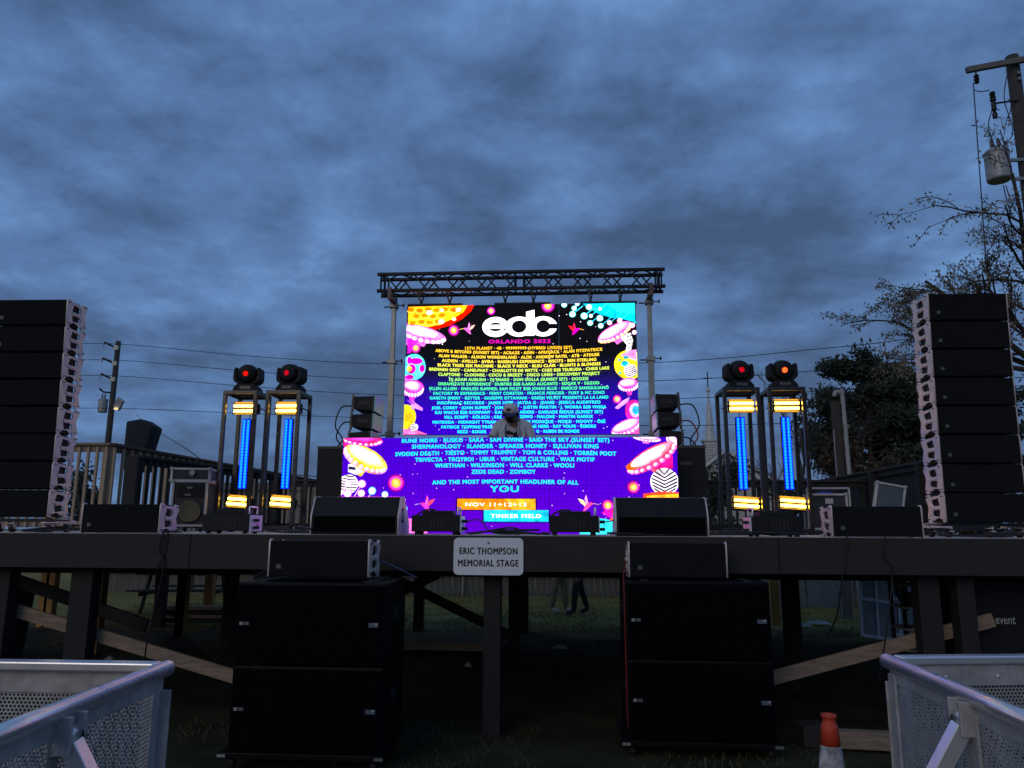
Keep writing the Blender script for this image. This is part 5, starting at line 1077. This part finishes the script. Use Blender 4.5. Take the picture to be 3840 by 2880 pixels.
for k in range(6): MB().box(-.03 + .02, .58, .12, .17, 5.25 + k * .11, 5.30 + k * .11).build('louvre_slat', TRM, v)
sp = MB().box(-1.05, .0, 3.2, 4.25, 6.2, 8.4).build('steeple_base', CW, t)
for k in range(7): MB().box(-.95, -.1, 3.15, 3.19, 6.9 + k * .2, 7.03 + k * .2).build('louvre_slat', TRM, sp)
MB().box(-1.15, .1, 3.1, 4.35, 8.4, 8.55).build('cornice', TRM, sp)
MB().lathe([(.40, 8.55), (.05, 12.3)], (-.52, 3.72, 0), 8).lathe([(.03, 12.2), (.16, 12.35), (.16, 12.5), (.03, 12.65)], (-.52, 3.72, 0), 12).build('spire', TRM, t)
MB().box(-.56, -.48, 3.69, 3.75, 12.6, 13.9).box(-.85, -.19, 3.691, 3.749, 13.33, 13.41).build('cross', DKM, t)
for x in (-1.9, 1.4, 2.4):
    wn = MB().box(x, x + .7, -.06, -.003, 1.2, 3.2).build('window', TRM, t); MB().box(x + .08, x + .62, -.07, -.062, 1.28, 3.12).build('pane', mat('dark_glass', (.02, .025, .03), .15), wn)

# ================================================================== trees
LEAFR = {}
def grow(seed, base, h0, r0, levels, spread, ratio, nbr, up=.25, tropism=.0, segs=4, first=.35, lean=(0, 0, 1), wob=.18):
    rd = random.Random(seed); limbs = []; tips = []
    def rec(p, d, l, r, lev):
        pts = [p]; rr = [r]; q = p; dd = d.copy()
        for i in range(segs):
            dd = (dd + Vector((rd.gauss(0, wob), rd.gauss(0, wob), rd.gauss(0, wob) + tropism))).normalized(); q = q + dd * (l / segs); pts.append(q); rr.append(r * (1 - .55 * (i + 1) / segs))
        limbs.append((pts, rr, lev))
        if lev >= levels: tips.append((pts, dd)); return
        nb_ = nbr[min(lev, len(nbr) - 1)]
        for k in range(nb_):
            f = first + (1 - first) * (k + rd.random() * .7) / nb_ if lev == 0 else .25 + .75 * (k + rd.random() * .8) / nb_
            f = min(f, .98); j = min(int(f * segs), segs - 1); o = pts[j].lerp(pts[j + 1], f * segs - j)
            a = rd.uniform(0, 6.283) if lev == 0 else rd.uniform(0, 6.283); sp_ = spread * rd.uniform(.7, 1.25)
            ax = dd.orthogonal().normalized(); ax.rotate(Matrix.Rotation(a, 3, dd)); nd = (dd * math.cos(sp_) + ax * math.sin(sp_) + Vector((0, 0, up))).normalized()
            rec(o, nd, l * ratio * rd.uniform(.7, 1.2) * (1.15 - .4 * f if lev == 0 else 1), rr[j] * .62, lev + 1)
        tips.append((pts[-2:], dd))
    rec(Vector(base), Vector(lean).normalized(), h0, r0, 0); return limbs, tips
def trunk(limbs, m, t):
    b = MB()
    for pts, rr, lev in limbs: b.tube(pts, [max(x, .006) for x in rr], 8 if lev == 0 else (5 if lev == 1 else 3), lev == 0)
    b.build('trunk', m, t, smooth=True)
def leaves(tips, m, t, n, size, scat, seed, asp=.5, droop=0, name='crown', flat=0):
    rg = np.random.default_rng(seed); P = []
    for pts, d in tips:
        for k in range(n):
            f = rg.random(); j = min(int(f * (len(pts) - 1)), len(pts) - 2); p = pts[j].lerp(pts[j + 1], f * (len(pts) - 1) - j); P.append(p)
    P = np.array([tuple(p) for p in P]); k = len(P); P = P + rg.normal(0, scat, (k, 3)) * [1, 1, .7 - flat]
    a = rg.normal(0, 1, (k, 3)); a[:, 2] -= droop; a /= np.linalg.norm(a, axis=1)[:, None]; b = np.cross(a, rg.normal(0, 1, (k, 3))); b /= np.linalg.norm(b, axis=1)[:, None]
    s_ = size * rg.uniform(.6, 1.3, k)[:, None]; V_ = np.stack([P, P + a * s_ * .5 + b * s_ * asp * .5, P + a * s_, P + a * s_ * .5 - b * s_ * asp * .5], 1).reshape(-1, 3)
    me = bpy.data.meshes.new(name); me.from_pydata(V_.tolist(), [], np.arange(k * 4).reshape(-1, 4).tolist()); me.materials.append(m); return put(name, me, t)
BARK = mat('bark', (.045, .037, .030), .9, var=.4, scale=5); BARKB = mat('bare_twigs', (.060, .050, .045), .9)
LF1 = mat('autumn_leaves', (.19, .155, .09), .7, var=.6, scale=.9); LFP = mat('pine_needles', (.030, .042, .024), .8, var=.55, scale=.7); LFD = mat('dark_leaves', (.035, .045, .028), .8, var=.5, scale=.8); LFB = mat('brown_brush', (.075, .048, .026), .85, var=.5, scale=.8)
# near tree at the right edge
t = thing('broadleaf_tree', 'near tree with sparse drooping autumn leaves at the right edge', 'tree', (0, 0, 0))
limbs, tips = [], []
O_ = (9.5, 8.2, 4.6)
for sd_, ln, l0 in ((21, (-.62, -.05, .62), 3.2), (22, (-.9, .0, .32), 3.2), (23, (-.25, .0, 1), 3.4), (24, (-.45, -.2, .85), 3.1), (26, (-.98, .05, .12), 2.8), (27, (.5, .1, .8), 3.0), (28, (-.75, .2, .5), 3.4), (29, (-.3, -.1, .75), 2.4), (30, (-.8, -.15, .45), 2.4), (33, (.02, .0, 1), 4.5)):
    a, b = grow(sd_, O_, l0 * .86, .058, 3, .60, .46, (6, 4, 3), .03, -.02, 5, .25, ln, .12); limbs += a; tips += b
limbs.append(([Vector((9.6, 8.2, -.3)), Vector((9.65, 8.2, 2)), Vector((9.5, 8.2, 4.9))], [.24, .2, .12], 0))
trunk(limbs, BARK, t); leaves([x for x in tips if len(x[0]) > 2], LF1, t, 16, .075, .07, 4, .40, 1.0)
# pine beyond the fence
def pine(label, base, h, seed, dense, w_):
    t = thing('pine_tree', label, 'tree', (0, 0, 0))
    rd = random.Random(seed); limbs = [([Vector(base) + Vector((.15 * math.sin(k * 1.3), 0, h * k / 6)) for k in range(7)], [.26 - .034 * k for k in range(7)], 0)]; tips = []
    for k in range(dense):
        f = rd.uniform(.32, 1.0); z = h * f; a = rd.uniform(0, 6.283); l = w_ * (1.15 - .75 * abs(f - .62) * 1.9) * rd.uniform(.55, 1.15); p = Vector(base) + Vector((0, 0, z)); d = Vector((math.cos(a), math.sin(a), .22))
        pts = [p, p + d * l * .4, p + d * l * .75 + Vector((0, 0, .1 * l)), p + d * l + Vector((0, 0, .22 * l))]; limbs.append((pts, [.07, .05, .03, .015], 1))
        for m_ in range(6):
            q = pts[1].lerp(pts[3], rd.random()); tips.append(([q, q + Vector((rd.gauss(0, .25), rd.gauss(0, .25), rd.uniform(.05, .3)))], d))
    trunk(limbs, BARK, t); leaves(tips, LFP, t, 62, .34, .24, seed, .34); return t
pine('tall dark pine tree with clumped crown beyond the right fence', (16.4, 34.6, 0), 9.9, 31, 90, 3.4)
pine('shorter dark pine tree standing half behind the right array', (19.6, 33.0, 0), 8.6, 32, 80, 3.2)
def broad(label, base, h, seed, m, n, size, scat, lv=3, spread=.6, nm='broadleaf_tree', r=.12, nbr=(7, 4, 3), first=.3):
    t = thing(nm, label, 'tree', (0, 0, 0)); a, b = grow(seed, base, h * .62, r, lv, spread, .48, nbr, .22, .03, 4, first); trunk(a, BARKB if m is None else BARK, t)
    if m: leaves(b, m, t, n, size, scat, seed)
    return t
broad('bare winter tree rising between the two right towers', (10.3, 28.3, 0), 10.2, 41, None, 0, 0, 0, 4, .5, 'bare_tree', .10, (8, 5, 4, 3))
broad('smaller bare tree right of the outer right tower', (12.2, 28.6, 0), 9.4, 42, None, 0, 0, 0, 4, .5, 'bare_tree', .09, (7, 5, 4, 3))
broad('dark leafy tree behind the right booth monitors', (7.4, 36, 0), 6.9, 43, LFD, 24, .24, .24)
broad('rounded brown leafed tree beneath the pine', (13.2, 26, 0), 7.0, 44, LFB, 30, .24, .26, 3, .75, first=.12)
broad('brown brushy tree behind the service pole', (12.4, 20.5, 0), 5.0, 45, LFB, 30, .17, .2, 3, .8, first=.1)
broad('brown brushy tree left of the right array', (14.6, 21.5, 0), 5.2, 46, LFB, 30, .17, .2, 3, .8, first=.1)
broad('dark leafy tree behind the right fence beside the array', (16.5, 24, 0), 6.2, 47, LFD, 34, .24, .26, 3, .75, first=.1)
broad('dark leafy tree seen through the lumber railing', (-13.6, 15.5, 0), 4.1, 48, LFD, 22, .15, .16, 3, .75, first=.15)
broad('low dark tree behind the inner right tower', (9.2, 27, 0), 5.4, 49, LFD, 24, .22, .22, 3, .8, first=.1)
tl_ = thing('distant_building', 'low flat roofed building far behind the left railing', 'building', (-17, 46, 0))
MB().box(-8, 9, 0, 6, 0, 4.3).build('wall', mat('far_wall', (.20, .18, .16), .8), tl_); MB().box(-8.3, 9.3, -.3, 6.3, 4.3, 4.8).build('roof', mat('far_roof', (.16, .15, .14), .8), tl_)
for i in range(5): MB().box(-6.5 + i * 3, -5 + i * 3, -.02, -.003, 1.5, 3).build('window', mat('dark_glass', (.02, .025, .03), .15), tl_)
